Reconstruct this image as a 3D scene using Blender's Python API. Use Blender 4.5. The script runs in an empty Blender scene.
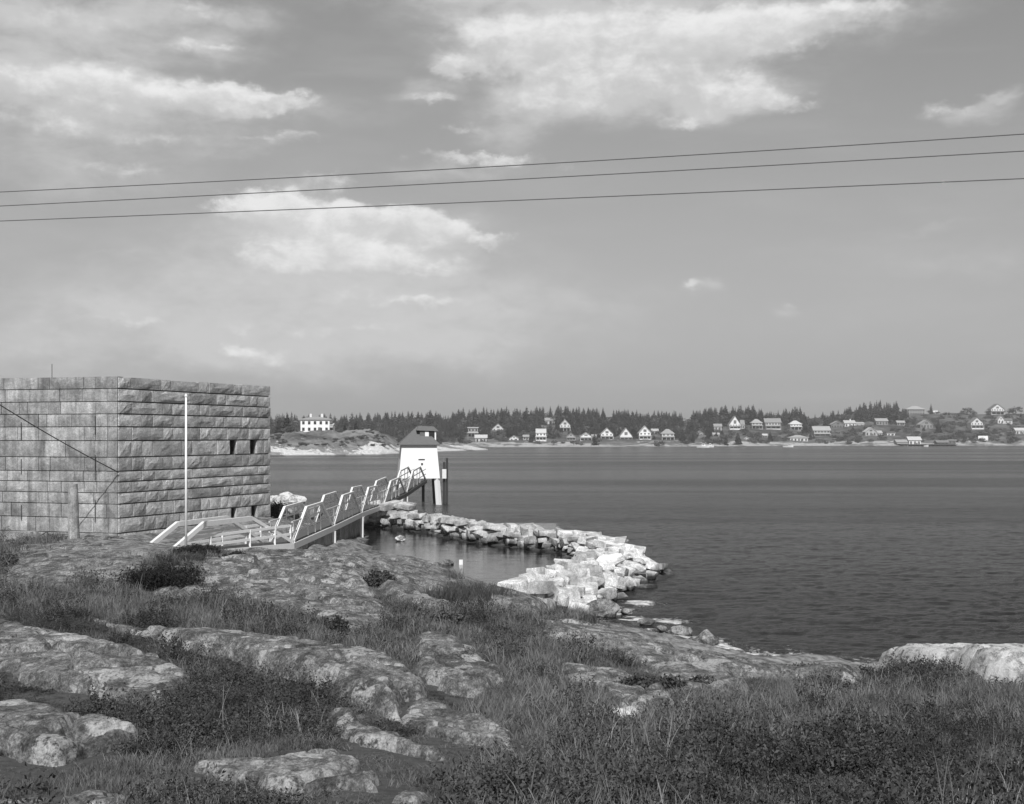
import bpy, bmesh, math, random
import numpy as np
from mathutils import Vector, Matrix

random.seed(7)
RNG = np.random.default_rng(11)
S = bpy.context.scene
COL = S.collection
F, CX, HY, EYE = 1400.0, 512.0, 436.0, 7.0      # focal length in pixels, image centre, horizon row, eye height above the water

# ------------------------------------------------------------------ camera
cam = bpy.data.cameras.new('camera')
cam.sensor_width = 36.0
cam.lens = F / 1024.0 * 36.0
cam.shift_y = (HY - 402.0) / 1024.0
cam.clip_start = 0.5
cam.clip_end = 20000.0
camo = bpy.data.objects.new('camera', cam)
camo.location = (0, 0, EYE)
camo.rotation_euler = (math.pi / 2, 0, 0)
COL.objects.link(camo)
S.camera = camo

# ------------------------------------------------------------------ view, world, sun
S.view_settings.view_transform = 'Standard'
S.view_settings.look = 'None'
S.view_settings.exposure = 0.0
S.view_settings.gamma = 1.0
S.cycles.max_bounces = 6
S.cycles.diffuse_bounces = 3
S.cycles.volume_bounces = 0
S.cycles.transparent_max_bounces = 8

SUN_AZ, SUN_EL = math.radians(180.0), math.radians(44.0)   # azimuth clockwise from +Y (the view direction)


class NT:
    """small helper round a node tree"""
    def __init__(self, tree):
        self.t = tree
        tree.nodes.clear()

    def n(self, kind, **kw):
        nd = self.t.nodes.new(kind)
        for k, v in kw.items():
            setattr(nd, k, v)
        return nd

    def put(self, sock, v):
        if isinstance(v, bpy.types.NodeSocket):
            self.t.links.new(v, sock)
        else:
            try:
                sock.default_value = v
            except Exception:
                sock.default_value = (v, v, v, 1.0)

    def m(self, op, a, b=0.0, c=None, clamp=False):
        nd = self.n('ShaderNodeMath', operation=op, use_clamp=clamp)
        self.put(nd.inputs[0], a)
        self.put(nd.inputs[1], b)
        if c is not None:
            self.put(nd.inputs[2], c)
        return nd.outputs[0]

    def v(self, op, a, b=(0, 0, 0)):
        nd = self.n('ShaderNodeVectorMath', operation=op)
        self.put(nd.inputs[0], a)
        self.put(nd.inputs[1], b)
        return nd.outputs['Value'] if op == 'DOT_PRODUCT' else nd.outputs['Vector']

    def noise(self, vec, scale, detail=5.0, rough=0.55, dist=0.0):
        nd = self.n('ShaderNodeTexNoise')
        self.put(nd.inputs['Vector'], vec)
        nd.inputs['Scale'].default_value = scale
        nd.inputs['Detail'].default_value = detail
        nd.inputs['Roughness'].default_value = rough
        nd.inputs['Distortion'].default_value = dist
        return nd.outputs['Fac']

    def step(self, x, a, b, lo=0.0, hi=1.0):
        nd = self.n('ShaderNodeMapRange', interpolation_type='SMOOTHSTEP')
        self.put(nd.inputs['Value'], x)
        nd.inputs['From Min'].default_value = a
        nd.inputs['From Max'].default_value = b
        nd.inputs['To Min'].default_value = lo
        nd.inputs['To Max'].default_value = hi
        return nd.outputs['Result']

    def mix(self, f, a, b):
        """mix two grey values"""
        nd = self.n('ShaderNodeMix', data_type='FLOAT')
        self.put(nd.inputs[0], f)
        self.put(nd.inputs[2], a)
        self.put(nd.inputs[3], b)
        return nd.outputs[0]

    def stretch(self, vec, s, rot=0.0):
        nd = self.n('ShaderNodeMapping')
        self.put(nd.inputs['Vector'], vec)
        nd.inputs['Scale'].default_value = s
        nd.inputs['Rotation'].default_value = (0, 0, rot)
        return nd.outputs['Vector']


W = bpy.data.worlds.new('World')
S.world = W
W.use_nodes = True
g = NT(W.node_tree)
sky = g.n('ShaderNodeTexSky', sky_type='NISHITA')
sky.sun_disc = False
sky.sun_elevation = SUN_EL
sky.sun_rotation = SUN_AZ
sky.altitude = 0.0
sky.air_density = 1.0
sky.dust_density = 0.3
sky.ozone_density = 1.0
bw = g.n('ShaderNodeSeparateColor')               # the film saw mostly the blue of the sky
g.put(bw.inputs[0], sky.outputs[0])
tc = g.n('ShaderNodeTexCoord')
sp = g.n('ShaderNodeSeparateXYZ')
g.put(sp.inputs[0], tc.outputs['Generated'])
dx, dy, dz = sp.outputs
hyp = g.m('SQRT', g.m('ADD', g.m('MULTIPLY', dx, dx), g.m('MULTIPLY', dy, dy)))
az = g.m('ARCTAN2', dx, dy)
el = g.m('DIVIDE', dz, g.m('MAXIMUM', hyp, 0.05))
cmb = g.n('ShaderNodeCombineXYZ')
g.put(cmb.inputs[0], az)
g.put(cmb.inputs[1], el)
uv = cmb.outputs[0]
# warp the banks so their edges billow
wn = g.n('ShaderNodeTexNoise')
g.put(wn.inputs['Vector'], g.stretch(uv, (9, 16, 1)))
wn.inputs['Scale'].default_value = 1.0
wn.inputs['Detail'].default_value = 5.0
wn.inputs['Roughness'].default_value = 0.6
warp = g.v('MULTIPLY', g.v('SUBTRACT', wn.outputs['Color'], (0.5, 0.5, 0.5)), (0.11, 0.06, 0))
uvw = g.v('ADD', uv, warp)
# cloud banks: (px, py, rx, ry, amount)
BANKS = [
    (620, 18, 190, 46, 1.3), (640, 85, 120, 34, 0.95), (560, 110, 70, 22, 0.75), (735, 98, 62, 18, 0.85), (850, 8, 110, 16, 0.65),
    (450, -6, 130, 10, 0.55), (60, 14, 140, 26, 0.95), (200, 8, 60, 18, 0.6), (40, 66, 130, 30, 0.95), (190, 98, 150, 20, 1.0), (60, 135, 140, 36, 0.6),
    (210, 48, 55, 10, 0.5), (455, 66, 30, 10, 0.55), (430, 92, 28, 8, 0.5), (270, 136, 60, 9, 0.45),
    (330, 232, 110, 26, 0.7), (330, 268, 180, 48, 0.95), (300, 180, 44, 12, 0.5),
    (455, 160, 70, 10, 0.6), (510, 138, 30, 16, 0.5), (330, 335, 280, 46, 0.8), (125, 318, 34, 11, 0.65), (250, 350, 90, 16, 0.6), (430, 350, 80, 16, 0.5), (520, 300, 130, 20, 0.32),
    (955, 106, 46, 12, 0.65), (1000, 90, 26, 8, 0.5), (695, 284, 20, 8, 0.5), (790, 306, 17, 7, 0.42), (960, 265, 110, 20, 0.42), (930, 235, 60, 6, 0.35),
    (970, 380, 60, 14, 0.3), (30, 345, 70, 24, 0.4), (60, 175, 120, 20, 0.35), (0, 300, 130, 60, 0.2), (880, 320, 120, 14, 0.22),
]
PUFFS = [
    (258, 208, 34, 15, 1.2), (300, 214, 52, 18, 1.1), (345, 224, 50, 16, 0.95), (395, 218, 44, 13, 1.0), (440, 232, 44, 11, 0.9), (485, 240, 34, 7, 0.7), (330, 178, 30, 9, 0.6),
    (735, 92, 50, 16, 0.9), (775, 104, 34, 10, 0.7), (560, 170, 40, 7, 0.4), (390, 262, 60, 12, 0.62), (300, 250, 60, 14, 0.6), (250, 285, 40, 9, 0.45), (340, 300, 60, 10, 0.5), (410, 300, 40, 9, 0.45), (690, 122, 40, 9, 0.6), (560, 108, 60, 14, 0.75), (600, 80, 100, 20, 0.85), (520, 40, 60, 24, 0.9), (640, 30, 130, 28, 0.95), (760, 30, 80, 22, 0.85),
    (456, 64, 26, 9, 0.62), (430, 92, 26, 7, 0.62), (470, 128, 26, 8, 0.55), (455, 160, 56, 8, 0.66), (510, 158, 30, 7, 0.5), (950, 108, 40, 9, 0.62), (1002, 92, 22, 6, 0.55),
    (360, 252, 70, 12, 0.6), (290, 266, 70, 14, 0.6), (430, 272, 70, 11, 0.55), (240, 326, 80, 12, 0.55), (380, 330, 80, 12, 0.55), (480, 300, 60, 9, 0.5), (255, 352, 44, 9, 0.7), (60, 300, 70, 9, 0.42), (30, 350, 50, 12, 0.5), (110, 250, 60, 8, 0.42),
    (695, 284, 16, 6, 0.6), (790, 306, 14, 5, 0.55), (125, 318, 28, 8, 0.66), (250, 356, 30, 7, 0.55), (440, 352, 26, 7, 0.5),
    (60, 20, 90, 18, 0.7), (200, 12, 40, 14, 0.6), (60, 76, 100, 20, 0.85), (170, 96, 110, 14, 0.9), (265, 100, 50, 9, 0.75), (40, 120, 80, 14, 0.6), (150, 142, 70, 9, 0.5), (210, 48, 46, 7, 0.62), (280, 137, 46, 6, 0.6), (110, 170, 70, 10, 0.55), (850, 10, 80, 10, 0.6),
]


def gauss_sum(vec, blobs, fall=-0.9):
    """summed banks, and how far above their middles the point lies (cloud tops are bright, bases grey)"""
    tot = up_ = None
    for (px, py, rx, ry, am) in blobs:
        a0 = math.atan((px - CX) / F)
        c = (a0, (HY - py) / F * math.cos(a0), 0)
        d = g.v('MULTIPLY', g.v('SUBTRACT', vec, c), (F / rx, F / ry, 0))
        e = g.m('MULTIPLY', g.m('POWER', 2.718, g.m('MULTIPLY', g.v('DOT_PRODUCT', d, d), fall)), am)
        tot = e if tot is None else g.m('ADD', tot, e)
        k = g.m('MULTIPLY', e, g.v('DOT_PRODUCT', d, (0, 1, 0)))
        up_ = k if up_ is None else g.m('ADD', up_, k)
    return tot, up_


wn2 = g.n('ShaderNodeTexNoise')
g.put(wn2.inputs['Vector'], g.stretch(uv, (30, 46, 1)))
wn2.inputs['Scale'].default_value = 1.0
wn2.inputs['Detail'].default_value = 8.0
wn2.inputs['Roughness'].default_value = 0.6
uvp = g.v('ADD', uv, g.v('MULTIPLY', g.v('SUBTRACT', wn2.outputs['Color'], (0.5, 0.5, 0.5)), (0.055, 0.034, 0)))
puff_sum, puff_up = gauss_sum(uvp, PUFFS, -0.8)
billow = g.noise(g.stretch(uv, (44, 64, 1)), 1.0, 9.0, 0.62, 0.15)
pshape = g.m('ADD', puff_sum, g.m('MULTIPLY', g.m('SUBTRACT', billow, 0.5), g.m('MULTIPLY', g.m('MINIMUM', puff_sum, 0.7), 1.7)))
puff = g.step(pshape, 0.30, 0.78)
tot = None
for (px, py, rx, ry, am) in BANKS:
    a0 = math.atan((px - CX) / F)
    c = (a0, (HY - py) / F * math.cos(a0), 0)
    d = g.v('MULTIPLY', g.v('SUBTRACT', uvw, c), (F / rx, F / ry, 0))
    e = g.m('MULTIPLY', g.m('POWER', 2.718, g.m('MULTIPLY', g.v('DOT_PRODUCT', d, d), -0.9)), am)
    tot = e if tot is None else g.m('ADD', tot, e)
fb = g.noise(g.stretch(uv, (20, 44, 1)), 1.0, 9.0, 0.62, 0.25)
fine = g.noise(g.stretch(uv, (60, 120, 1)), 1.0, 7.0, 0.6, 0.2)
# the same broken cloud goes on all round, on a layer overhead
pl = g.n('ShaderNodeCombineXYZ')
zz = g.m('ADD', g.m('MAXIMUM', dz, 0.0), 0.12)
g.put(pl.inputs[0], g.m('DIVIDE', dx, zz))
g.put(pl.inputs[1], g.m('DIVIDE', dy, zz))
layer = g.noise(pl.outputs[0], 1.1, 8.0, 0.6, 0.3)
out_frame = g.step(g.m('ADD', g.m('ABSOLUTE', az), g.m('MULTIPLY', g.m('MAXIMUM', g.m('SUBTRACT', el, 0.34), 0.0), 4.0)), 0.38, 0.75)
lay_far = g.m('MULTIPLY', g.step(layer, 0.46, 0.72), g.m('MULTIPLY', out_frame, 0.75))
shape = g.m('MULTIPLY', tot, g.m('ADD', 0.14, g.m('MULTIPLY', fb, 1.75)))
shape = g.m('ADD', shape, g.m('MULTIPLY', g.m('SUBTRACT', fine, 0.5), g.m('MULTIPLY', tot, 0.6)))
cl = g.step(shape, 0.04, 1.3)
wisp = g.m('MULTIPLY', g.step(g.noise(g.stretch(uv, (5, 26, 1)), 1.0, 6.0, 0.55, 0.4), 0.42, 0.75), 0.16)
cl = g.m('MAXIMUM', g.m('MAXIMUM', cl, wisp), lay_far)
SKY_GAIN = 0.54
# the photograph's sky is nearly even from the horizon up: film that sees blue as light
skyv = g.m('MULTIPLY', bw.outputs[2], SKY_GAIN)
val = g.mix(g.m('MULTIPLY', cl, 0.85), skyv, 6.3)
val = g.mix(g.m('MULTIPLY', puff, 0.85), val, g.mix(g.step(g.m('ADD', g.m('DIVIDE', puff_up, g.m('ADD', puff_sum, 0.08)), g.m('MULTIPLY', g.m('SUBTRACT', billow, 0.5), 2.6)), -0.75, 0.75), g.mix(g.step(pshape, 0.4, 1.2), 5.6, 6.4), g.mix(g.step(pshape, 0.4, 1.2), 6.2, 9.0)))
bg = g.n('ShaderNodeBackground')
g.put(bg.inputs['Color'], val)
bg.inputs['Strength'].default_value = 0.10
wo = g.n('ShaderNodeOutputWorld')
g.put(wo.inputs['Surface'], bg.outputs[0])

sun = bpy.data.lights.new('sun', 'SUN')
sun.energy = 4.6
sun.angle = math.radians(0.53)
sun.color = (1.0, 1.0, 1.0)
suno = bpy.data.objects.new('sun', sun)
sdir = Vector((math.sin(SUN_AZ) * math.cos(SUN_EL), math.cos(SUN_AZ) * math.cos(SUN_EL), math.sin(SUN_EL)))
suno.rotation_euler = sdir.to_track_quat('Z', 'Y').to_euler()
suno.location = (0, -20, 60)
COL.objects.link(suno)


# ------------------------------------------------------------------ helpers
def P(px, py, d):
    """the point seen at pixel (px, py) at distance d along the view"""
    return Vector(((px - CX) * d / F, d, EYE - (py - HY) * d / F))


def tag(o, label=None, cat=None, group=None, kind=None):
    if label: o['label'] = label
    if cat: o['category'] = cat
    if group: o['group'] = group
    if kind: o['kind'] = kind
    return o


def empty(name, loc, rz=0.0):
    o = bpy.data.objects.new(name, None)
    o.location = loc
    o.rotation_euler = (0, 0, rz)
    o.empty_display_size = 0.2
    COL.objects.link(o)
    return o


def mesh_np(name, verts, faces, smooth=False):
    """verts (n,3), faces (m,k) numpy arrays"""
    me = bpy.data.meshes.new(name)
    verts = np.asarray(verts, np.float32)
    faces = np.asarray(faces, np.int32)
    k = faces.shape[1]
    me.vertices.add(len(verts))
    me.vertices.foreach_set('co', verts.ravel())
    me.loops.add(faces.size)
    me.loops.foreach_set('vertex_index', faces.ravel())
    me.polygons.add(len(faces))
    me.polygons.foreach_set('loop_start', np.arange(0, faces.size, k, dtype=np.int32))
    me.polygons.foreach_set('loop_total', np.full(len(faces), k, np.int32))
    if smooth:
        me.polygons.foreach_set('use_smooth', np.ones(len(faces), bool))
    me.update(calc_edges=True)
    me.validate()
    return me


def link(name, me, mat=None, parent=None, loc=None):
    o = bpy.data.objects.new(name, me)
    if mat is not None and not me.materials:
        me.materials.append(mat)
    if parent is not None:
        o.parent = parent
    if loc is not None:
        o.location = loc
    COL.objects.link(o)
    return o


class MB:
    """collects simple solids and links them as one mesh object"""
    def __init__(self):
        self.v, self.f = [], []

    def add(self, vs, fs):
        b = len(self.v)
        self.v += [tuple(p) for p in vs]
        self.f += [tuple(i + b for i in q) for q in fs]
        return self

    def hexa(self, a):
        """eight corners: bottom ring of four, top ring of four"""
        return self.add(a, [(3, 2, 1, 0), (4, 5, 6, 7), (0, 1, 5, 4), (1, 2, 6, 5), (2, 3, 7, 6), (3, 0, 4, 7)])

    def box(self, x0, x1, y0, y1, z0, z1):
        return self.hexa([(x0, y0, z0), (x1, y0, z0), (x1, y1, z0), (x0, y1, z0), (x0, y0, z1), (x1, y0, z1), (x1, y1, z1), (x0, y1, z1)])

    def beam(self, p, q, w, h):
        """timber from p to q, w wide (level), h deep"""
        p, q = Vector(p), Vector(q)
        d = (q - p).normalized()
        s = d.cross(Vector((0, 0, 1)))
        if s.length < 1e-3:
            s = Vector((1, 0, 0))
        s = s.normalized() * w / 2
        u = s.normalized().cross(d).normalized() * h / 2
        return self.hexa([p - s - u, p + s - u, q + s - u, q - s - u, p - s + u, p + s + u, q + s + u, q - s + u])

    def tube(self, pts, r, n=8, r1=None):
        pts = [Vector(p) for p in pts]
        r1 = r if r1 is None else r1
        b = len(self.v)
        for i, p in enumerate(pts):
            d = (pts[min(i + 1, len(pts) - 1)] - pts[max(i - 1, 0)]).normalized()
            a = d.cross(Vector((0, 0, 1)))
            if a.length < 1e-3:
                a = Vector((1, 0, 0))
            a.normalize()
            c = a.cross(d)
            rr = r + (r1 - r) * i / max(1, len(pts) - 1)
            for k in range(n):
                t = 2 * math.pi * k / n
                self.v.append(tuple(p + a * rr * math.cos(t) + c * rr * math.sin(t)))
        for i in range(len(pts) - 1):
            for k in range(n):
                self.f.append((b + i * n + k, b + i * n + (k + 1) % n, b + (i + 1) * n + (k + 1) % n, b + (i + 1) * n + k))
        self.f.append(tuple(b + k for k in range(n - 1, -1, -1)))
        self.f.append(tuple(b + (len(pts) - 1) * n + k for k in range(n)))
        return self

    def mesh(self, name, smooth=False):
        me = bpy.data.meshes.new(name)
        me.from_pydata(self.v, [], self.f)
        bm = bmesh.new()
        bm.from_mesh(me)
        bmesh.ops.recalc_face_normals(bm, faces=bm.faces)
        bm.to_mesh(me)
        bm.free()
        if smooth:
            for p in me.polygons: p.use_smooth = True
        me.update()
        return me

    def build(self, name, mat, parent=None, smooth=False):
        return link(name, self.mesh(name, smooth), mat, parent)


def _hash(ix, iy, seed):
    h = (ix.astype(np.int64) * 374761393 + iy.astype(np.int64) * 668265263 + seed * 144269504) & 0xffffffff
    h = ((h ^ (h >> 13)) * 1274126177) & 0xffffffff
    h = h ^ (h >> 16)
    return (h & 0xffffff) / float(0xffffff)


def vnoise(x, y, seed=0):
    ix, iy = np.floor(x), np.floor(y)
    fx, fy = x - ix, y - iy
    fx = fx * fx * fx * (fx * (fx * 6 - 15) + 10)
    fy = fy * fy * fy * (fy * (fy * 6 - 15) + 10)
    a = _hash(ix, iy, seed); b = _hash(ix + 1, iy, seed)
    c = _hash(ix, iy + 1, seed); d = _hash(ix + 1, iy + 1, seed)
    return (a + (b - a) * fx) * (1 - fy) + (c + (d - c) * fx) * fy


def fbm(x, y, oct=4, seed=0, gain=0.5):
    """roughly -1..1"""
    t, a, n = 0.0, 1.0, 0.0
    for i in range(oct):
        t = t + a * (vnoise(x * 2 ** i + 17.3 * i, y * 2 ** i - 9.1 * i, seed + i) * 2 - 1)
        n += a
        a *= gain
    return t / n


def sstep(x, a, b):
    t = np.clip((x - a) / (b - a), 0, 1)
    return t * t * (3 - 2 * t)


def poly_sd(px, py, poly):
    """signed distance to a polygon, positive inside"""
    poly = np.asarray(poly, float)
    n = len(poly)
    d = np.full(px.shape, 1e9)
    ins = np.zeros(px.shape, bool)
    for i in range(n):
        a, b = poly[i], poly[(i + 1) % n]
        ex, ey = b - a
        wx, wy = px - a[0], py - a[1]
        t = np.clip((wx * ex + wy * ey) / (ex * ex + ey * ey + 1e-12), 0, 1)
        d = np.minimum(d, (wx - ex * t) ** 2 + (wy - ey * t) ** 2)
        c = ((a[1] > py) != (b[1] > py)) & (px < (b[0] - a[0]) * (py - a[1]) / (b[1] - a[1] + 1e-12) + a[0])
        ins ^= c
    d = np.sqrt(d)
    return np.where(ins, d, -d)


# ------------------------------------------------------------------ materials (a grey world: the photograph is black and white)
def new_mat(name):
    m = bpy.data.materials.new(name)
    m.use_nodes = True
    return m, NT(m.node_tree)


def finish(g, col, rough=0.85, bump=None, bstr=0.3, bdist=0.05, spec=0.3):
    b = g.n('ShaderNodeBsdfPrincipled')
    g.put(b.inputs['Base Color'], col)
    g.put(b.inputs['Roughness'], rough)
    b.inputs['Specular IOR Level'].default_value = spec
    if bump is not None:
        bn = g.n('ShaderNodeBump')
        bn.inputs['Strength'].default_value = bstr
        bn.inputs['Distance'].default_value = bdist
        g.put(bn.inputs['Height'], bump)
        g.put(b.inputs['Normal'], bn.outputs[0])
    o = g.n('ShaderNodeOutputMaterial')
    g.put(o.inputs['Surface'], b.outputs[0])
    return b


def pos(g):
    return g.n('ShaderNodeNewGeometry').outputs['Position']


def objrand(g):
    return g.n('ShaderNodeObjectInfo').outputs['Random']


def plain(name, tone, var=0.15, scale=3.0, rough=0.8, bstr=0.1, spec=0.3, rand=0.0):
    m, g = new_mat(name)
    p = pos(g)
    f = g.noise(p, scale, 6.0, 0.6)
    c = g.mix(f, tone * (1 - var), tone * (1 + var))
    if rand:
        c = g.m('MULTIPLY', c, g.m('ADD', 1 - rand, g.m('MULTIPLY', objrand(g), 2 * rand)))
    finish(g, c, rough, f, bstr, 0.02, spec)
    return m


def granite(name, tone, rand=0.22, stain=0.35, grain=70.0, streak=True, tide=False, bstr=0.5):
    m, g = new_mat(name)
    p = pos(g)
    gr = g.noise(p, grain * 0.35, 4.0, 0.75)
    pat = g.noise(p, 1.1, 6.0, 0.65)
    rel = g.noise(p, 6.0, 7.0, 0.7)
    c = g.m('MULTIPLY', tone, g.m('ADD', 1 - rand, g.m('MULTIPLY', objrand(g), 2 * rand)))
    c = g.m('MULTIPLY', c, g.step(gr, 0.25, 0.75, 0.72, 1.25))
    c = g.m('MULTIPLY', c, g.step(pat, 0.36, 0.62, 1 - stain, 1.12))
    c = g.m('MULTIPLY', c, g.step(rel, 0.3, 0.7, 0.82, 1.15))
    if streak:                                    # rain streaks run down the face
        st = g.noise(g.stretch(p, (2.6, 2.6, 0.22)), 1.0, 5.0, 0.6)
        c = g.m('MULTIPLY', c, g.step(st, 0.35, 0.66, 0.72, 1.16))
    if tide:                                      # weed and wet below the high-water line
        s3 = g.n('ShaderNodeSeparateXYZ')
        g.put(s3.inputs[0], p)
        zz = g.m('ADD', s3.outputs[2], g.m('MULTIPLY', g.m('SUBTRACT', pat, 0.5), 0.9))
        c = g.m('MULTIPLY', c, g.step(zz, 0.12, 0.62, 0.10, 1.0))
    fine_ = g.noise(p, 22.0, 5.0, 0.75)
    c = g.m('MULTIPLY', c, g.step(fine_, 0.32, 0.68, 0.78, 1.2))
    finish(g, c, 0.9, g.m('ADD', rel, g.m('MULTIPLY', fine_, 0.4)), bstr, 0.07, 0.2)
    return m


def ledge_mat(name, tone, lichen=0.6, pale=0.0):
    m, g = new_mat(name)
    p = pos(g)
    ang = math.radians(30)
    p0 = p
    p = g.stretch(p, (1.0, 0.5, 1.0))
    big = g.noise(p, 0.55, 5.0, 0.6, 0.4)
    mid = g.noise(p, 2.6, 8.0, 0.68, 0.3)
    fine = g.noise(p, 16.0, 6.0, 0.75)
    grain = g.noise(p, 42.0, 4.0, 0.8)
    str_ = g.noise(g.stretch(p, (3.2, 0.45, 1.5), ang), 1.0, 7.0, 0.65)
    c = g.m('MULTIPLY', tone, g.step(big, 0.34, 0.66, 0.74, 1.22))
    c = g.m('MULTIPLY', c, g.step(mid, 0.38, 0.60, 0.55, 1.4))
    c = g.m('MULTIPLY', c, g.step(fine, 0.34, 0.66, 0.55, 1.45))
    c = g.m('MULTIPLY', c, g.step(grain, 0.34, 0.66, 0.55, 1.45))
    c = g.m('MULTIPLY', c, g.step(str_, 0.30, 0.44, 0.72, 1.05))
    # lichen: pale rosettes with a broken edge
    vor = g.n('ShaderNodeTexVoronoi', feature='F1', voronoi_dimensions='2D')
    wob = g.n('ShaderNodeTexNoise')
    g.put(wob.inputs['Vector'], p)
    wob.inputs['Scale'].default_value = 7.0
    wob.inputs['Detail'].default_value = 4.0
    g.put(vor.inputs['Vector'], g.v('ADD', p, g.v('MULTIPLY', g.v('SUBTRACT', wob.outputs['Color'], (0.5,) * 3), (0.35,) * 3)))
    vor.inputs['Scale'].default_value = 1.7
    sep = g.n('ShaderNodeSeparateColor')
    g.put(sep.inputs[0], vor.outputs['Color'])
    rad = g.m('MULTIPLY', g.step(sep.outputs[0], 0.35, 1.0), 0.46)
    disc = g.step(g.m('SUBTRACT', rad, vor.outputs['Distance']), 0.0, 0.05)
    ros = g.m('MULTIPLY', disc, g.step(g.m('ADD', g.m('MULTIPLY', fine, 0.6), g.m('MULTIPLY', mid, 0.4)), 0.40, 0.56))
    vor2 = g.n('ShaderNodeTexVoronoi', feature='F1', voronoi_dimensions='2D')
    g.put(vor2.inputs['Vector'], g.v('ADD', p, g.v('MULTIPLY', g.v('SUBTRACT', wob.outputs['Color'], (0.5,) * 3), (0.12,) * 3)))
    vor2.inputs['Scale'].default_value = 6.0
    sep2 = g.n('ShaderNodeSeparateColor')
    g.put(sep2.inputs[0], vor2.outputs['Color'])
    d2 = g.step(g.m('SUBTRACT', g.m('MULTIPLY', g.step(sep2.outputs[0], 0.3, 1.0), 0.42), vor2.outputs['Distance']), 0.0, 0.06)
    spots = g.m('MULTIPLY', d2, g.step(mid, 0.42, 0.58))
    lic = g.m('MULTIPLY', g.m('MAXIMUM', ros, g.m('MULTIPLY', spots, 0.8)), lichen)
    c = g.mix(lic, c, g.m('MULTIPLY', 0.44, g.step(grain, 0.3, 0.7, 0.75, 1.2)))
    if pale:
        c = g.mix(g.m('MULTIPLY', g.step(mid, 0.40, 0.56), pale), c, 0.62)
    h = g.m('ADD', g.m('MULTIPLY', mid, 0.6), g.m('MULTIPLY', fine, 0.35))
    h = g.m('ADD', h, g.m('MULTIPLY', grain, 0.12))
    finish(g, c, 0.92, h, 0.8, 0.10, 0.15)
    return m


M = {}
M['fort_left'] = granite('dressed_granite', 0.34, 0.2, 0.3)
M['fort_right'] = granite('rock_faced_granite', 0.47, 0.24, 0.28, streak=False, bstr=0.9)
M['mortar'] = plain('mortar', 0.17, 0.3, 4.0)
M['shade_fill'] = plain('painted_opening_shade', 0.02, 0.2)  # near-black tone that paints the unlit depth of openings
M['jamb'] = granite('cut_granite_jamb', 0.42, 0.05, 0.1, streak=False)
M['stone'] = granite('breakwater_granite', 0.64, 0.34, 0.40, 40.0, False, True, 0.6)
M['core'] = granite('rubble_core', 0.40, 0.05, 0.4, 40.0, False, True)
M['ledge'] = ledge_mat('ledge_rock', 0.145, 0.85)
M['ledge_dark'] = ledge_mat('ledge_rock_grey', 0.14, 0.5)
M['ledge_pale'] = ledge_mat('ledge_rock_pale', 0.37, 0.6, 0.75)
M['white'] = plain('white_paint', 0.80, 0.05, 2.0, 0.6, 0.05)
M['white_worn'] = plain('worn_white_paint', 0.70, 0.16, 5.0, 0.7, 0.15)
M['deck'] = plain('weathered_timber', 0.10, 0.3, 6.0)
M['pile'] = plain('tarred_pile', 0.045, 0.3, 5.0)
M['concrete'] = granite('stained_concrete', 0.30, 0.08, 0.4, 50.0, True, True)
M['shingle'] = plain('roof_shingle', 0.13, 0.25, 5.0)
M['wire'] = plain('wire', 0.12, 0.1)
M['iron'] = plain('rusty_iron', 0.06, 0.3)
M['post'] = granite('weathered_post', 0.40, 0.05, 0.35, 30.0)
M['glass'] = plain('window_glass', 0.035, 0.1, 1.0, 0.25, 0.0, 0.5)


# ------------------------------------------------------------------ the ground
CTRL = [
    (-100, 804, 10.5), (250, 804, 10.5), (512, 804, 11), (800, 804, 11), (1100, 804, 11),
    (-60, 750, 13.5), (100, 750, 13.5), (300, 750, 13.5), (512, 750, 14), (800, 750, 14.5), (1024, 750, 14.5),
    (-60, 700, 17), (100, 700, 17.2), (250, 700, 18), (400, 700, 18.5), (512, 700, 19), (600, 700, 20), (700, 700, 21.5), (900, 700, 23), (1080, 700, 23.5),
    (700, 688, 22.3), (700, 672, 26.5), (640, 642, 37), (745, 690, 23), (780, 680, 28.5), (860, 681, 29), (950, 677, 28), (1050, 684, 26.5),
    (-60, 650, 22), (100, 650, 22.5), (200, 650, 23), (400, 650, 25), (512, 650, 27), (580, 655, 28), (640, 654, 30),
    (-60, 620, 28), (100, 620, 28.5), (200, 620, 29), (300, 625, 30), (400, 620, 32), (500, 622, 36), (560, 624, 40), (610, 630, 42),
    (-60, 600, 34), (60, 600, 34), (150, 600, 35), (300, 610, 34), (400, 600, 40), (480, 605, 44), (530, 608, 49),
    (0, 575, 42), (60, 575, 42), (150, 575, 41), (250, 575, 42), (350, 575, 44), (430, 583, 51), (475, 590, 56),
    (-60, 552, 51), (0, 548, 53), (60, 541, 56), (120, 537, 57.5), (200, 556, 50), (300, 557, 49), (360, 560, 51), (165, 545, 57),
    (-80, 545, 66), (0, 541, 66), (118, 536, 69.5), (170, 553, 60), (200, 559, 60), (240, 563, 61), (290, 563, 67), (312, 557, 72), (330, 549, 80), (270, 516, 84.6), (190, 528, 76), (270, 530, 76),
    (385, 560, 60), (400, 555, 68),
    # the shore, at the water's level
    (372, 536, 98), (390, 545, 89.9), (430, 560, 79), (470, 578, 69), (498, 590, 63.6), (540, 604, 58.3), (590, 620, 53.3), (640, 632, 50), (700, 645, 46.9), (760, 655, 44.7), (860, 664, 43), (960, 670, 41.9), (1080, 674, 41.2),
    (330, 534, 100), (285, 530, 104),
]
pts = [tuple(P(*c)) for c in CTRL]
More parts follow.
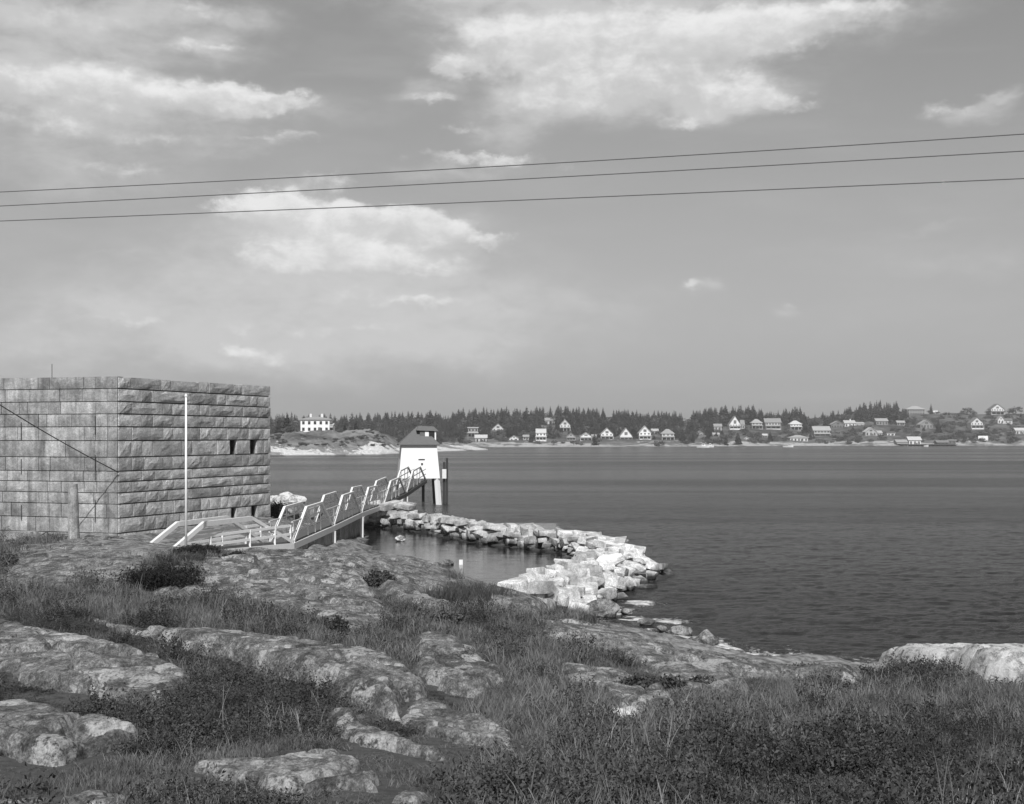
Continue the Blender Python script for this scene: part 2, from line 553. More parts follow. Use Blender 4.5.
pts += [(0, 3, 5.1), (-5, 4, 5.0), (5, 4, 5.0), (0, 7, 4.7), (-10, 0, 5.2), (10, 0, 5.1), (0, -8, 5.4), (-20, -20, 5.5), (20, -20, 5.3), (-30, 10, 4.6), (-40, 30, 3.8), (-45, 60, 2.4), (-60, 20, 4.2), (-60, 80, 2.0), (30, 10, 3.6), (30, 25, 2.4), (50, 10, 2.5),
        (-30, 80, 2.1), (-30, 95, 2.0), (-20, 92, 1.9), (-17, 96, 1.2), (-45, 95, 1.8), (-30, 110, 0.5), (-50, 115, 0.2),
        (-8, 90, -0.9), (-4, 82, -0.9), (-1, 74, -0.9), (1, 68, -0.8), (-6, 96, -1.2), (-12, 104, -0.9), (0, 80, -1.3),
        (8, 62, -1.6), (10, 56, -1.6), (14, 52, -1.6), (20, 50, -1.6), (28, 50, -1.6), (40, 48, -1.6), (12, 75, -3.0), (25, 70, -3.4), (45, 65, -3.4), (60, 50, -3.0),
        (0, 100, -3.0), (10, 100, -3.6), (40, 100, -4.0), (65, 100, -4.0), (-12, 125, -3.0), (-30, 128, -3.2), (0, 135, -4.0), (40, 135, -4.5), (-60, 135, -3.5)]
pts = np.array(pts, float)


def _tps(r2):
    return np.where(r2 > 1e-12, 0.5 * r2 * np.log(r2 + 1e-12), 0.0)


_c = pts[:, :2] / 30.0
_n = len(_c)
_K = _tps(((_c[:, None] - _c[None]) ** 2).sum(-1)) + np.eye(_n) * 0.004
_Pm = np.c_[np.ones(_n), _c]
_A = np.block([[_K, _Pm], [_Pm.T, np.zeros((3, 3))]])
_w = np.linalg.solve(_A, np.r_[pts[:, 2], np.zeros(3)])


def base_h(x, y):
    x, y = np.atleast_1d(np.asarray(x, float)), np.atleast_1d(np.asarray(y, float))
    q = np.c_[x.ravel(), y.ravel()] / 30.0
    out = np.empty(len(q))
    for i in range(0, len(q), 20000):
        s = q[i:i + 20000]
        out[i:i + 20000] = _tps(((s[:, None] - _c[None]) ** 2).sum(-1)) @ _w[:_n] + _w[_n] + s @ _w[_n + 1:]
    return out.reshape(x.shape)


def ground_h(x, y):
    h = base_h(x, y)
    rough = np.clip((2.6 - h) / 1.5, 0, 1) * np.clip((h + 1.0) / 1.0, 0, 1)
    return h + 0.10 * fbm(x * 0.45, y * 0.45, 4, 3) + 0.03 * fbm(x * 2.2, y * 2.2, 3, 9) + rough * 0.22 * fbm(x * 0.9, y * 0.7, 4, 13)


def gh(x, y):
    return float(ground_h(np.array([x]), np.array([y]))[0])


def unproject(px, py, y0=6.0, y1=110.0):
    ys = np.arange(y0, y1, 0.15)
    xs = (px - CX) / F * ys
    z = EYE - (py - HY) / F * ys
    h = base_h(xs, ys)
    k = np.nonzero(z < h)[0]
    i = k[0] if len(k) else len(ys) - 1
    return xs[i], ys[i]


# rock ledges, traced where they stand out of the turf: (outline, height, edge width, material, label)
LEDGES = [
    ([(-30, 618), (0, 622), (23, 626), (78, 637), (129, 655), (164, 667), (183, 680), (181, 692), (152, 706), (129, 702), (98, 694), (39, 686), (0, 673), (-30, 665)], 0.34, 0.45, 'ledge',
     'broad lichen-spotted granite slab at the left edge, below the dark shrubs'),
    ([(-30, 706), (0, 704), (23, 702), (51, 708), (66, 717), (90, 721), (117, 727), (145, 737), (117, 745), (105, 752), (55, 762), (23, 760), (0, 752), (-30, 750)], 0.36, 0.3, 'ledge',
     'cracked granite outcrop with a rounded hump in the lower left corner'),
    ([(90, 622), (137, 630), (176, 634), (219, 637), (266, 645), (312, 653), (352, 657), (383, 663), (398, 673), (413, 685), (419, 695), (410, 710), (403, 722), (383, 720), (352, 706), (320, 694), (285, 682), (262, 676), (234, 665), (203, 655), (172, 643), (133, 634)], 0.42, 0.35, 'ledge',
     'long granite slab crossing the slope diagonally with a dark overhanging right end'),
    ([(419, 699), (464, 716), (488, 728), (519, 748), (515, 755), (472, 746), (429, 738), (404, 724), (410, 712)], 0.24, 0.25, 'ledge',
     'low granite shelf running on below the overhanging end of the long slab'),
    ([(329, 718), (359, 720), (394, 744), (417, 751), (443, 761), (429, 764), (398, 758), (370, 750), (343, 742)], 0.24, 0.2, 'ledge',
     'narrow pointed granite slab under the overhanging long slab'),
    ([(190, 772), (235, 770), (270, 764), (300, 758), (339, 757), (362, 773), (386, 787), (378, 797), (340, 794), (305, 797), (255, 788), (215, 785)], 0.22, 0.25, 'ledge',
     'flat pale granite patch in the turf at the bottom of the slope'),
    ([(62, 803), (90, 793), (115, 796), (128, 806), (110, 815), (70, 815)], 0.16, 0.15, 'ledge', 'small granite knob cut by the bottom edge, left of the flat patch'),
    ([(0, 800), (40, 798), (52, 806), (30, 816), (-10, 814)], 0.14, 0.15, 'ledge_dark', 'small grey rock at the very bottom left corner'),
    ([(388, 797), (412, 794), (428, 803), (420, 812), (392, 810)], 0.14, 0.15, 'ledge', 'small granite stone just showing at the bottom edge beside the flat patch'),
    ([(413, 640), (433, 636), (456, 642), (476, 656), (488, 667), (503, 673), (497, 687), (484, 699), (456, 697), (430, 687), (417, 673), (421, 658)], 0.34, 0.35, 'ledge',
     'sloping granite slab in the middle of the turf with grass on every side'),
    ([(195, 569), (242, 553), (297, 550), (344, 550), (367, 557), (363, 581), (375, 596), (394, 616), (387, 624), (363, 633), (332, 630), (312, 618), (273, 610), (234, 602), (187, 602), (148, 596), (170, 580)], 0.30, 1.0, 'ledge',
     'large rounded granite dome in front of the white footbridge'),
    ([(-40, 588), (0, 580), (20, 560), (60, 546), (120, 538), (160, 540), (190, 550), (150, 560), (130, 585), (60, 590)], 0.18, 1.0, 'ledge_dark',
     'smooth dark granite dome in front of the fort wall'),
    ([(376, 556), (400, 552), (430, 562), (445, 580), (452, 600), (470, 618), (440, 616), (410, 612), (392, 600), (380, 588), (370, 572)], 0.26, 0.8, 'ledge_dark',
     'granite slope running down to the cove behind the dark rushes'),
    ([(478, 601), (491, 591), (511, 589), (534, 598), (548, 610), (536, 621), (503, 616), (484, 610)], 0.75, 0.7, 'ledge_dark',
     'smooth grey boulder at the foot of the white breakwater'),
    ([(540, 622), (573, 622), (609, 629), (640, 639), (675, 651), (700, 664), (735, 680), (748, 691), (740, 699), (700, 693), (672, 692), (655, 677), (640, 667), (610, 657), (575, 647), (545, 638)], 0.30, 0.6, 'ledge',
     'long ribbed granite slope above the shore, right of the breakwater'),
    ([(554, 667), (570, 664), (597, 672), (624, 672), (634, 681), (667, 693), (675, 700), (652, 710), (636, 716), (618, 710), (612, 697), (589, 688), (566, 682)], 0.30, 0.3, 'ledge',
     'broken pale slab between the grass and the long ribbed slope'),
    ([(614, 716), (626, 711), (633, 718), (629, 725), (617, 724)], 0.2, 0.15, 'ledge_pale', 'small pale stone just below the broken pale slab'),
    ([(686, 652), (722, 658), (764, 666), (812, 671), (862, 677), (852, 686), (805, 682), (749, 679), (700, 670)], 0.40, 0.5, 'ledge',
     'flat pale rock shelf along the top of the shore'),
    ([(862, 662), (890, 653), (945, 652), (958, 660), (975, 652), (1024, 647), (1090, 642), (1090, 694), (1030, 694), (1000, 690), (970, 685), (935, 674), (900, 670)], 0.62, 0.7, 'ledge_pale',
     'bright white sunlit granite ledge at the right edge beside the water'),
]
ledge_xy = []
for (poly, hh, ww, mt, lab) in LEDGES:
    ledge_xy.append([unproject(*p) for p in poly])


def ledge_sd(x, y):
    """largest signed distance into any ledge, and the ledge's index"""
    best = np.full(x.shape, -1e9)
    for poly in ledge_xy:
        a = np.array(poly)
        lo, hi = a.min(0) - 1.5, a.max(0) + 1.5
        k = (x > lo[0]) & (x < hi[0]) & (y > lo[1]) & (y < hi[1])
        if k.any():
            best[k] = np.maximum(best[k], poly_sd(x[k], y[k], poly))
    return best


def plates(x, y, size, aspect, ang, seed):
    """cracked sheets: (plate height -1..1, distance to the nearest crack)"""
    ca, sa = math.cos(ang), math.sin(ang)
    u, v = (x * ca + y * sa) / (size * aspect), (-x * sa + y * ca) / size
    iu, iv = np.floor(u), np.floor(v)
    d1 = np.full(x.shape, 9.0); d2 = np.full(x.shape, 9.0); hh_ = np.zeros(x.shape); tl = np.zeros(x.shape)
    for a_ in (-1, 0, 1):
        for b_ in (-1, 0, 1):
            cu, cv = iu + a_, iv + b_
            ju, jv = cu + _hash(cu, cv, seed), cv + _hash(cu, cv, seed + 1)
            d = np.sqrt((u - ju) ** 2 + (v - jv) ** 2)
            hv = _hash(cu, cv, seed + 2) * 2 - 1
            tv = (_hash(cu, cv, seed + 3) * 2 - 1) * (u - ju) + (_hash(cu, cv, seed + 4) * 2 - 1) * (v - jv)
            nearer = d < d1
            d2 = np.where(nearer, d1, np.minimum(d2, d))
            hh_ = np.where(nearer, hv, hh_)
            tl = np.where(nearer, tv, tl)
            d1 = np.where(nearer, d, d1)
    return hh_ + 1.2 * tl, (d2 - d1) * size


# ground sheet
nx, ny = 340, 430
gx = np.linspace(-72, 66, nx)
gy = np.concatenate([np.linspace(-28, 6, 40), np.linspace(6.2, 60, 270), np.linspace(60.4, 137, 120)])
GX, GY = np.meshgrid(gx, gy)
GZ = ground_h(GX, GY)
idx = np.arange(nx * len(gy)).reshape(len(gy), nx)
q = np.stack([idx[:-1, :-1], idx[:-1, 1:], idx[1:, 1:], idx[1:, :-1]], -1).reshape(-1, 4)
m, g = new_mat('turf_soil')
p = pos(g)
s3 = g.n('ShaderNodeSeparateXYZ')
g.put(s3.inputs[0], p)
a = g.noise(p, 1.3, 6.0, 0.65)
b = g.noise(p, 9.0, 6.0, 0.7)
soil = g.m('MULTIPLY', g.mix(a, 0.05, 0.10), g.step(b, 0.3, 0.7, 0.7, 1.3))
rock = g.m('MULTIPLY', g.mix(g.step(g.noise(g.stretch(p, (1, 0.5, 1)), 2.4, 7.0, 0.7), 0.36, 0.62), 0.09, 0.34), g.step(g.noise(p, 30.0, 4.0, 0.7), 0.3, 0.7, 0.7, 1.25))
zz = g.m('ADD', s3.outputs[2], g.m('MULTIPLY', g.m('SUBTRACT', a, 0.5), 1.0))
shore_rock = g.step(zz, 1.3, 2.3)
c = g.mix(shore_rock, rock, soil)
far_rock = g.step(g.m('ADD', s3.outputs[1], g.m('MULTIPLY', a, 8.0)), 43.0, 50.0)
c = g.mix(far_rock, c, g.m('MULTIPLY', rock, 0.8))
c = g.m('MULTIPLY', c, g.step(zz, -0.3, 0.35, 0.22, 1.0))
finish(g, c, 0.92, b, 0.5, 0.08, 0.2)
ground = link('ground', mesh_np('ground', np.stack([GX, GY, GZ], -1).reshape(-1, 3), q, True), m)
tag(ground, 'rough turf and soil slope running down to the shore', kind='structure')

# ledges as meshes of their own
for (poly, hh, ww, mt, lab), xy in zip(LEDGES, ledge_xy):
    a = np.array(xy)
    lo, hi = a.min(0) - 0.5, a.max(0) + 0.5
    dist = a[:, 1].mean()
    cell = np.clip(dist * 0.0028, 0.04, 0.15)
    xs = np.arange(lo[0], hi[0] + cell, cell)
    ys = np.arange(lo[1], hi[1] + cell, cell)
    X, Y = np.meshgrid(xs, ys)
    sc = min(1.0, dist / 30 + 0.3)
    sd = poly_sd(X, Y, xy) + 0.22 * sc * fbm(X * 1.4 / sc, Y * 1.4 / sc, 4, 31)
    xc, yc = a.mean(0)
    down = ((X - xc) * 0.45 - (Y - yc) * 0.9) / max(1.0, (hi - lo)[1] * 0.5)
    up = hh * (0.66 if mt != 'ledge_pale' else 1.0) * (0.45 + 0.55 * sstep(down, -0.9, 0.6)) * (1 - np.exp(-np.maximum(sd, 0) / (ww * 0.16))) - 0.6 * np.clip(-sd / 0.25, 0, 1)
    ca, sa = math.cos(math.radians(-32)), math.sin(math.radians(-32))
    U, V = X * ca + Y * sa, -X * sa + Y * ca
    layer_n = fbm(U * 1.3, V * 0.35, 4, 41)
    steps = 0.4 * np.floor(layer_n * 4 + 0.3 * fbm(X * 3, Y * 3, 3, 8)) / 4
    relief = 0.035 * sc * layer_n + 0.09 * sc * steps + 0.016 * fbm(X * 2.5, Y * 2.5, 4, 21) + 0.016 * fbm(X * 9, Y * 9, 3, 22)
    wx_, wy_ = X + 0.35 * fbm(X * 1.1, Y * 1.1, 3, 71), Y + 0.35 * fbm(X * 1.1, Y * 1.1, 3, 72)
    ph, pc = plates(wx_, wy_, 1.5 * sc + 0.3, 2.4, math.radians(-58), 500)
    relief += 0.075 * sc * ph - 0.18 * sc * np.exp(-(pc / (0.05 + dist * 0.0012)) ** 2)
    crack = np.abs(fbm(U * 0.8 + 3, V * 0.25, 3, 77))
    relief -= 0.14 * np.exp(-(crack / 0.03) ** 2)
    crack2 = np.abs(fbm(U * 0.25 + 9, V * 0.55, 3, 78))
    relief -= 0.10 * np.exp(-(crack2 / 0.025) ** 2)
    Z = base_h(X, Y) + 0.06 * fbm(X * 0.45, Y * 0.45, 4, 3) + up + relief * np.clip(sd / 0.25, 0.1, 1)
    keep = sd > -0.28
    kq = keep[:-1, :-1] & keep[1:, :-1] & keep[:-1, 1:] & keep[1:, 1:]
    ids = np.arange(X.size).reshape(X.shape)
    q = np.stack([ids[:-1, :-1], ids[:-1, 1:], ids[1:, 1:], ids[1:, :-1]], -1)[kq]
    used = np.unique(q)
    remap = np.zeros(X.size, int)
    remap[used] = np.arange(len(used))
    vv = np.stack([X, Y, Z], -1).reshape(-1, 3)[used]
    me = mesh_np('rock_ledge', vv, remap[q], True)
    o = link('rock_ledge', me, M[mt])
    tag(o, lab, 'rock ledge', 'granite ledges breaking through the turf')

# ------------------------------------------------------------------ water
th = np.linspace(-0.62, 0.62, 620)
rr = np.concatenate([np.geomspace(24, 330, 520), np.geomspace(334, 9000, 130)])
TH, RR = np.meshgrid(th, rr)
X, Y = RR * np.sin(TH), RR * np.cos(TH)
near = (RR < 135) & (np.abs(X) < 64)
dep = np.full(X.shape, 4.0)
dep[near] = np.clip(-base_h(X[near], Y[near]), 0, 4)
calm = np.where((X < 5.5) & (Y > 52) & (Y < 112) & (Y > 55 - 0.0 * X) & (X < 1.2 + (Y - 55.5) * 0.29), 0.25, 1.0)
calm = np.where((Y > 76) & (X > 3.6), 1.0, calm)
w1 = fbm(X * 0.8 + 3, Y * 1.5, 4, 51, 0.6)
w2 = fbm(X * 0.07, Y * 0.16, 3, 52)
fade = np.clip(1.2 - RR / 420.0, 0, 1)
Zw = (0.075 * (1 - np.abs(w1) * 1.6) * fade + 0.05 * w2) * calm
ids = np.arange(X.size).reshape(X.shape)
q = np.stack([ids[:-1, :-1], ids[:-1, 1:], ids[1:, 1:], ids[1:, :-1]], -1).reshape(-1, 4)
me = mesh_np('sea', np.stack([X, Y, Zw], -1).reshape(-1, 3), q, True)
at = me.attributes.new('shore', 'FLOAT', 'POINT')
# shallow water on the open side of the breakwater breaks white
shore = 0.55 * np.exp(-dep / 0.35) * ((X > 2.0) | (Y < 56))
for (px, py, r) in [(598, 606, 2.0), (612, 612, 2.0), (640, 620, 1.6), (668, 622, 1.5), (676, 640, 1.6), (706, 642, 1.6), (720, 648, 1.4), (640, 604, 1.6)]:
    d0 = 7 * F / (py - HY)
    x0 = (px - CX) * d0 / F
    shore = np.maximum(shore, 0.80 * np.exp(-((X - x0) ** 2 + ((Y - d0) * 0.8) ** 2) / (0.6 * r) ** 2))
at.data.foreach_set('value', np.clip(shore, 0, 1.2).astype(np.float32).ravel())
at = me.attributes.new('calm', 'FLOAT', 'POINT')
at.data.foreach_set('value', calm.astype(np.float32).ravel())
m, g = new_mat('sea_water')
p = pos(g)
n1 = g.noise(g.stretch(p, (1.3, 2.2, 1)), 1.0, 6.0, 0.62, 0.3)
n2 = g.noise(g.stretch(p, (0.16, 0.5, 1)), 1.0, 4.0, 0.55, 0.2)
band = g.noise(g.stretch(p, (0.0035, 0.022, 1)), 1.0, 4.0, 0.55, 0.6)
n3 = g.noise(g.stretch(p, (3.4, 6.5, 1)), 1.0, 3.0, 0.6, 0.2)
hgt = g.m('ADD', g.m('ADD', g.m('MULTIPLY', n1, 0.42), g.m('MULTIPLY', n2, 0.45)), g.m('MULTIPLY', n3, 0.2))
bn = g.n('ShaderNodeBump')
bn.inputs['Distance'].default_value = 0.75
cal = g.n('ShaderNodeAttribute', attribute_name='calm').outputs['Fac']
g.put(bn.inputs['Strength'], g.m('MULTIPLY', g.step(band, 0.38, 0.66, 0.62, 1.0), g.m('ADD', -0.26, g.m('MULTIPLY', cal, 1.26))))
g.put(bn.inputs['Height'], hgt)
b = g.n('ShaderNodeBsdfPrincipled')
sh = g.n('ShaderNodeAttribute', attribute_name='shore').outputs['Fac']
fo = g.noise(g.stretch(p, (1.3, 1.0, 1), 0.5), 1.5, 8.0, 0.75, 0.5)
foam = g.step(g.m('ADD', g.m('MULTIPLY', sh, 0.5), g.m('MULTIPLY', fo, 1.1)), 0.765, 0.97)
g.put(b.inputs['Base Color'], g.mix(foam, 0.012, 0.75))
g.put(b.inputs['Roughness'], g.mix(foam, g.m('MULTIPLY', g.step(band, 0.38, 0.66, 0.16, 0.26), cal), 0.8))
b.inputs['IOR'].default_value = 1.33
b.inputs['Specular IOR Level'].default_value = 0.40
g.put(b.inputs['Normal'], bn.outputs[0])
o = g.n('ShaderNodeOutputMaterial')
g.put(o.inputs['Surface'], b.outputs[0])
sea = link('sea', me, m)
tag(sea, 'dark rippled sea water of the river mouth', kind='structure')

# ------------------------------------------------------------------ the granite fort
FC = np.array([(118 - CX) * 70 / F, 70.0])            # the corner nearest the camera
DR = np.array([0.329, 0.944]); DR /= np.linalg.norm(DR)   # along the right-hand wall, away
DL = np.array([-DR[1], DR[0]])                        # along the left-hand wall, away
COURSE = [376, 388.4, 401.3, 413.8, 426.7, 440.6, 457.3, 471.3, 482, 493, 504.3, 518.3, 533.4, 547]
CZ = [7 - (y - 436) * 0.05 for y in COURSE]
RJ = [
    [118, 130, 160.7, 170.7, 198.5, 208.4, 232.8, 241.2, 270], [118, 140, 151, 190, 216, 225.5, 249.4, 257.3, 270],
    [118, 131, 162, 172, 185, 199.5, 209, 233, 242.4, 258, 270], [118, 141, 152.5, 172.4, 192, 215, 223.6, 241.4, 249.4, 258, 270],
    [118, 131.5, 162.4, 172.3, 184, 199.5, 209.5, 226.5, 239.3, 248.3, 262.8, 270], [118, 130.5, 141.5, 152.5, 181.8, 191.6, 216.5, 229.4, -236.2, 249.8, -256.3, 263.3, 270],
    [118, 131.3, 143.6, 162, 172, 186, 200.6, 209, 241, 248.3, 263.3, 270], [118, 141.4, 153.7, 170, 192.3, 226.4, 257.7, 270],
    [118, 131.8, 147.5, 162, 173.3, 187.3, 201.2, 233.7, 242.6, 249.9, 263.4, 270], [118, 145.3, 157, 167.7, 190.6, 220.8, 229.8, 242, 251, 270],
    [118, 132.4, 145.3, 161.5, 173.3, 187.3, 200.6, 209.6, 220.2, 228, 240.4, 250, 263.9, 270], [118, 143, 154.8, 166, 179.4, 192.3, 201.2, 206.8, 218, 230.9, -235.7, 251, -256.5, 270],
    [118, 136, 150, 165, 182, 196, 210, 226, 240, 254, 270],
]
LJ = [
    [118, 95.8, 84, 49.8, 38.6, 4.5], [118, 107.6, 83, 60, 30, 5.6], [118, 96, 61, 48.7, 28, 20, 2], [118, 108, 96.4, 72, 61.5, 47, 39, 29, 5.6],
    [118, 108, 96.4, 85, 71.8, 39, 18, 5.6], [118, 107.6, 94.7, 66, 45, 17.4, -3], [118, 107, 96.3, 84.6, 50.6, 39, 18, 6], [118, 97, 84, 74.4, 50, 28, 8],
    [118, 97, 84.6, 62, 48, 29.4, 7], [118, 108.6, 94, 76, 66, 48.6, 39.7, 28, 3], [118, 107, 96, 78, 62, 50, 37, 12], [118, 108.6, 94, 75, 60, 50, 36, 28, 2], [118, 104, 88, 70, 52, 36, 18, 0],
]


def face_s(px, d):
    """distance along a wall from the corner, at pixel column px"""
    k = (px - CX) / F
    return (k * FC[1] - FC[0]) / (d[0] - k * d[1])


def block_mesh(seed):
    r = np.random.default_rng(seed)
    nx, nz = 6, 4
    vs, fs = [], []
    for j in range(nz + 1):
        for i in range(nx + 1):
            u, v = i / nx, j / nz
            e = min(u, 1 - u) * 3.2
            f = min(v, 1 - v) * 2.4
            puff = min(1.0, e) ** 0.6 * min(1.0, f) ** 0.6
            y = -0.05 - puff * (0.045 + 0.045 * r.random()) - 0.02 * r.random()
            vs.append((u + (0 if i in (0, nx) else r.normal() * 0.02), y, v + (0 if j in (0, nz) else r.normal() * 0.03)))
    n0 = len(vs)
    for j in range(nz):
        for i in range(nx):
            a = j * (nx + 1) + i
            fs.append((a, a + 1, a + nx + 2, a + nx + 1))
    vs += [(0, 1, 0), (1, 1, 0), (1, 1, 1), (0, 1, 1)]
    fs.append(tuple(range(nx, -1, -1)) + (n0, n0 + 1))
    fs.append(tuple(nz * (nx + 1) + i for i in range(nx + 1)) + (n0 + 2, n0 + 3))
    fs.append(tuple(j * (nx + 1) for j in range(nz + 1)) + (n0 + 3, n0))
    fs.append(tuple(j * (nx + 1) + nx for j in range(nz, -1, -1)) + (n0 + 1, n0 + 2))
    fs.append((n0 + 1, n0, n0 + 3, n0 + 2))
    me = bpy.data.meshes.new('block')
    me.from_pydata(vs, [], fs)
    me.update()
    return me


RB = [block_mesh(100 + i) for i in range(16)]
for me in RB: me.materials.append(M['fort_right'])
LB = [block_mesh(200 + i) for i in range(13)]
for me in LB: me.materials.append(M['fort_left'])
fort = empty('granite_fort', (FC[0], FC[1], CZ[-1]))
tag(fort, 'square grey granite fort of rough squared blocks with four small loopholes', 'fort')
bpy.context.view_layer.update()
FI = fort.matrix_world.inverted()
ANG_R, ANG_L = math.atan2(DR[1], DR[0]), math.atan2(-DL[1], -DL[0])
J = 0.020
JR = 0.034
mort = MB()
LW = 16.0


def wall_box(mb, d, inw, s0, s1, y0, y1, z0, z1):
    """box along wall direction d, between depths y0..y1 inward"""
    c = []
    for z in (z0, z1):
        for (s, y) in ((s0, y0), (s1, y0), (s1, y1), (s0, y1)):
            pt = FC + d * s + inw * y - FC
            c.append((pt[0], pt[1], z - CZ[-1]))
    mb.hexa(c)


for ci in range(13):
    z1, z0 = CZ[ci], CZ[ci + 1]
    row = RJ[ci]
    for a, b in zip(row[:-1], row[1:]):
        if b < 0:                                           # gap in the course: near-black lining slabs paint its unlit depth
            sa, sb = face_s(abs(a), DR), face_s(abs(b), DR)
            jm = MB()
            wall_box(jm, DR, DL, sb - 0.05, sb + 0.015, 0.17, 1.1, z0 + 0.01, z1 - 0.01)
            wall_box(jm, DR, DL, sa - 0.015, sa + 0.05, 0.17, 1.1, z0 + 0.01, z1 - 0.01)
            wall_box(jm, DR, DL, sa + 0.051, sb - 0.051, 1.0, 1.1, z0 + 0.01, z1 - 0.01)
            jm.build('loophole_shade_lining', M['shade_fill'], fort)
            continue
        sa, sb = face_s(abs(a), DR), face_s(b, DR)
        wall_box(mort, DR, DL, sa + 0.03 if a < 0 else sa, sb - (0.03 if row[row.index(b) + 1 if row.index(b) + 1 < len(row) else 0] < 0 else 0), 0.10, 1.0, z0 + 0.0, z1 - (0.06 if ci == 0 else 0.0))
        L = sb - sa - 2 * JR
        me = RB[(ci * 5 + int(abs(a) * 7)) % 16]
        o = link('block', me, None, fort)
        flip = random.random() < 0.0
        h = z1 - z0 - 2 * JR + (random.uniform(-0.05, 0.03) if ci == 0 else 0)
        o.matrix_local = Matrix.Translation(Vector((DR[0] * (sa + JR), DR[1] * (sa + JR), z0 + JR - CZ[-1]))) @ Matrix.Rotation(ANG_R, 4, 'Z') @ Matrix.Diagonal((L, random.uniform(0.5, 0.95), h, 1))
    row = [x for x in LJ[ci]]
    ss = [face_s(x, DL) for x in row]
    while ss[-1] < LW:
        ss.append(ss[-1] + random.uniform(0.9, 2.2))
    ss[-1] = LW
    if ss[-1] - ss[-2] < 0.5: ss.pop(-2)
    wall_box(mort, DL, -DL * 0 + DR, 0.101, LW, 0.09, 1.0, z0 + 0.002, z1 - (0.065 if ci == 0 else 0.002))
    for k, (sa, sb) in enumerate(zip(ss[:-1], ss[1:])):
        L = sb - sa - 2 * J * 0.8
        me = LB[(ci * 4 + k * 3) % 13]
        out_ = random.uniform(0.0, 0.045)
        o = link('block', me, None, fort)
        o.matrix_local = Matrix.Translation(Vector((DL[0] * (sb - J) - DR[0] * out_, DL[1] * (sb - J) - DR[1] * out_, z0 + J - CZ[-1]))) @ Matrix.Rotation(ANG_L, 4, 'Z') @ Matrix.Diagonal((L, random.uniform(0.3, 0.6), z1 - z0 - 2 * J, 1))
mort.build('mortar', M['mortar'], fort)
core = MB()
SR = face_s(270, DR)
wall_box(core, DR, DL, 1.1, SR, 1.12, LW - 0.05, CZ[-1] - 0.6, CZ[0] - 0.25)
core.build('inner_wall', M['mortar'], fort)
foot = MB()
wall_box(foot, DR, DL, -0.02, SR + 0.3, -0.10, 0.9, CZ[-1] - 1.6, CZ[-1] - 0.02)
foot.build('footing', M['fort_right'], fort)
ant = MB()
pa = P(52, 377, 72.0)
ant.tube([(pa.x, pa.y, CZ[0] - 0.3), (pa.x, pa.y, 7 + (436 - 364) * 72 / F)], 0.018, 6)
tag(ant.build('aerial_rod', M['iron']), 'thin iron rod rising above the top of the fort wall', 'rod')
# conductor stubs fixed down the left wall
for (px, segs) in ((96.3, ((416, 434), (455, 480), (500, 522))), (22.5, ((422, 440), (459, 474), (505, 520)))):
    cb = MB()
    s = face_s(px, DL)
    nrm = -DR
    for (y0, y1) in segs:
        pt = FC + DL * s + nrm * 0.10
        d = pt[1]
        cb.tube([(pt[0], pt[1], 7 - (y0 - 436) * d / F), (pt[0], pt[1], 7 - (y1 - 436) * d / F)], 0.022, 6)
    tag(cb.build('conductor_strip', M['iron']), 'dark iron strap on the fort wall ' + ('beside the corner blocks' if px > 50 else 'near the left edge'), 'strap')

# ------------------------------------------------------------------ footbridge
FB = [(170, 552.5, 60), (292, 542, 70), (333, 524.5, 83), (361, 511.5, 96), (383, 504, 109), (406, 492, 122), (426, 479, 138)]
NB = [P(*f) for f in FB]
br = empty('footbridge', (NB[1].x, NB[1].y, NB[1].z))
tag(br, 'white timber footbridge with truss side frames leading out to the bell tower', 'footbridge')
WB = 1.15


def loc(p):
    return Vector(p) - br.location


def side(i):
    """far-side node left of node i"""
    a = NB[max(i - 1, 0)]
    b = NB[min(i + 1, len(NB) - 1)]
    if i == 1: a, b = NB[1], NB[2]
    if i == 0: a, b = NB[0], NB[1]
    d = Vector((b.x - a.x, b.y - a.y, 0)).normalized()
    return NB[i] + Vector((-d.y, d.x, 0)) * WB


FBN = [side(i) for i in range(len(NB))]
# first span: long low trusses, a ramp
for k, (a, b, ta, tb) in enumerate([(NB[0], NB[1], P(204, 523.5, 62.2), P(251, 518, 66.6)), (P(147, 548, 60.6), P(262, 541, 70.6), P(177.5, 523.5, 62.6), P(227, 517.5, 67))]):
    t = MB()
    t.beam(loc(a), loc(ta), 0.16, 0.20)
    t.beam(loc(ta + Vector((0, 0, -0.02))), loc(tb + Vector((0, 0, -0.02))), 0.17, 0.22)
    t.beam(loc(tb), loc(b), 0.16, 0.16)
    tr = t.build('truss', M['white_worn'], br)
    r = MB()
    for f in (0.38, 0.78):
        pa = a.lerp(b, 0.10)
        pa.z = b.z + 1.05 * f
        pb = b.lerp(a, 0.02) + Vector((0, 0, 1.05 * f))
        r.beam(loc(pa), loc(pb), 0.06, 0.12)
    r.build('handrail', M['white'], tr)
    for f in (0.30, 0.62, 0.84, 0.985):
        pb = a.lerp(b, f)
        pr = MB()
        pr.beam(loc(pb + Vector((0, 0, -0.15))), loc((pb.x, pb.y, b.z + 0.86)), 0.09, 0.09)
        pr.build('rail_post', M['white_worn'], tr)
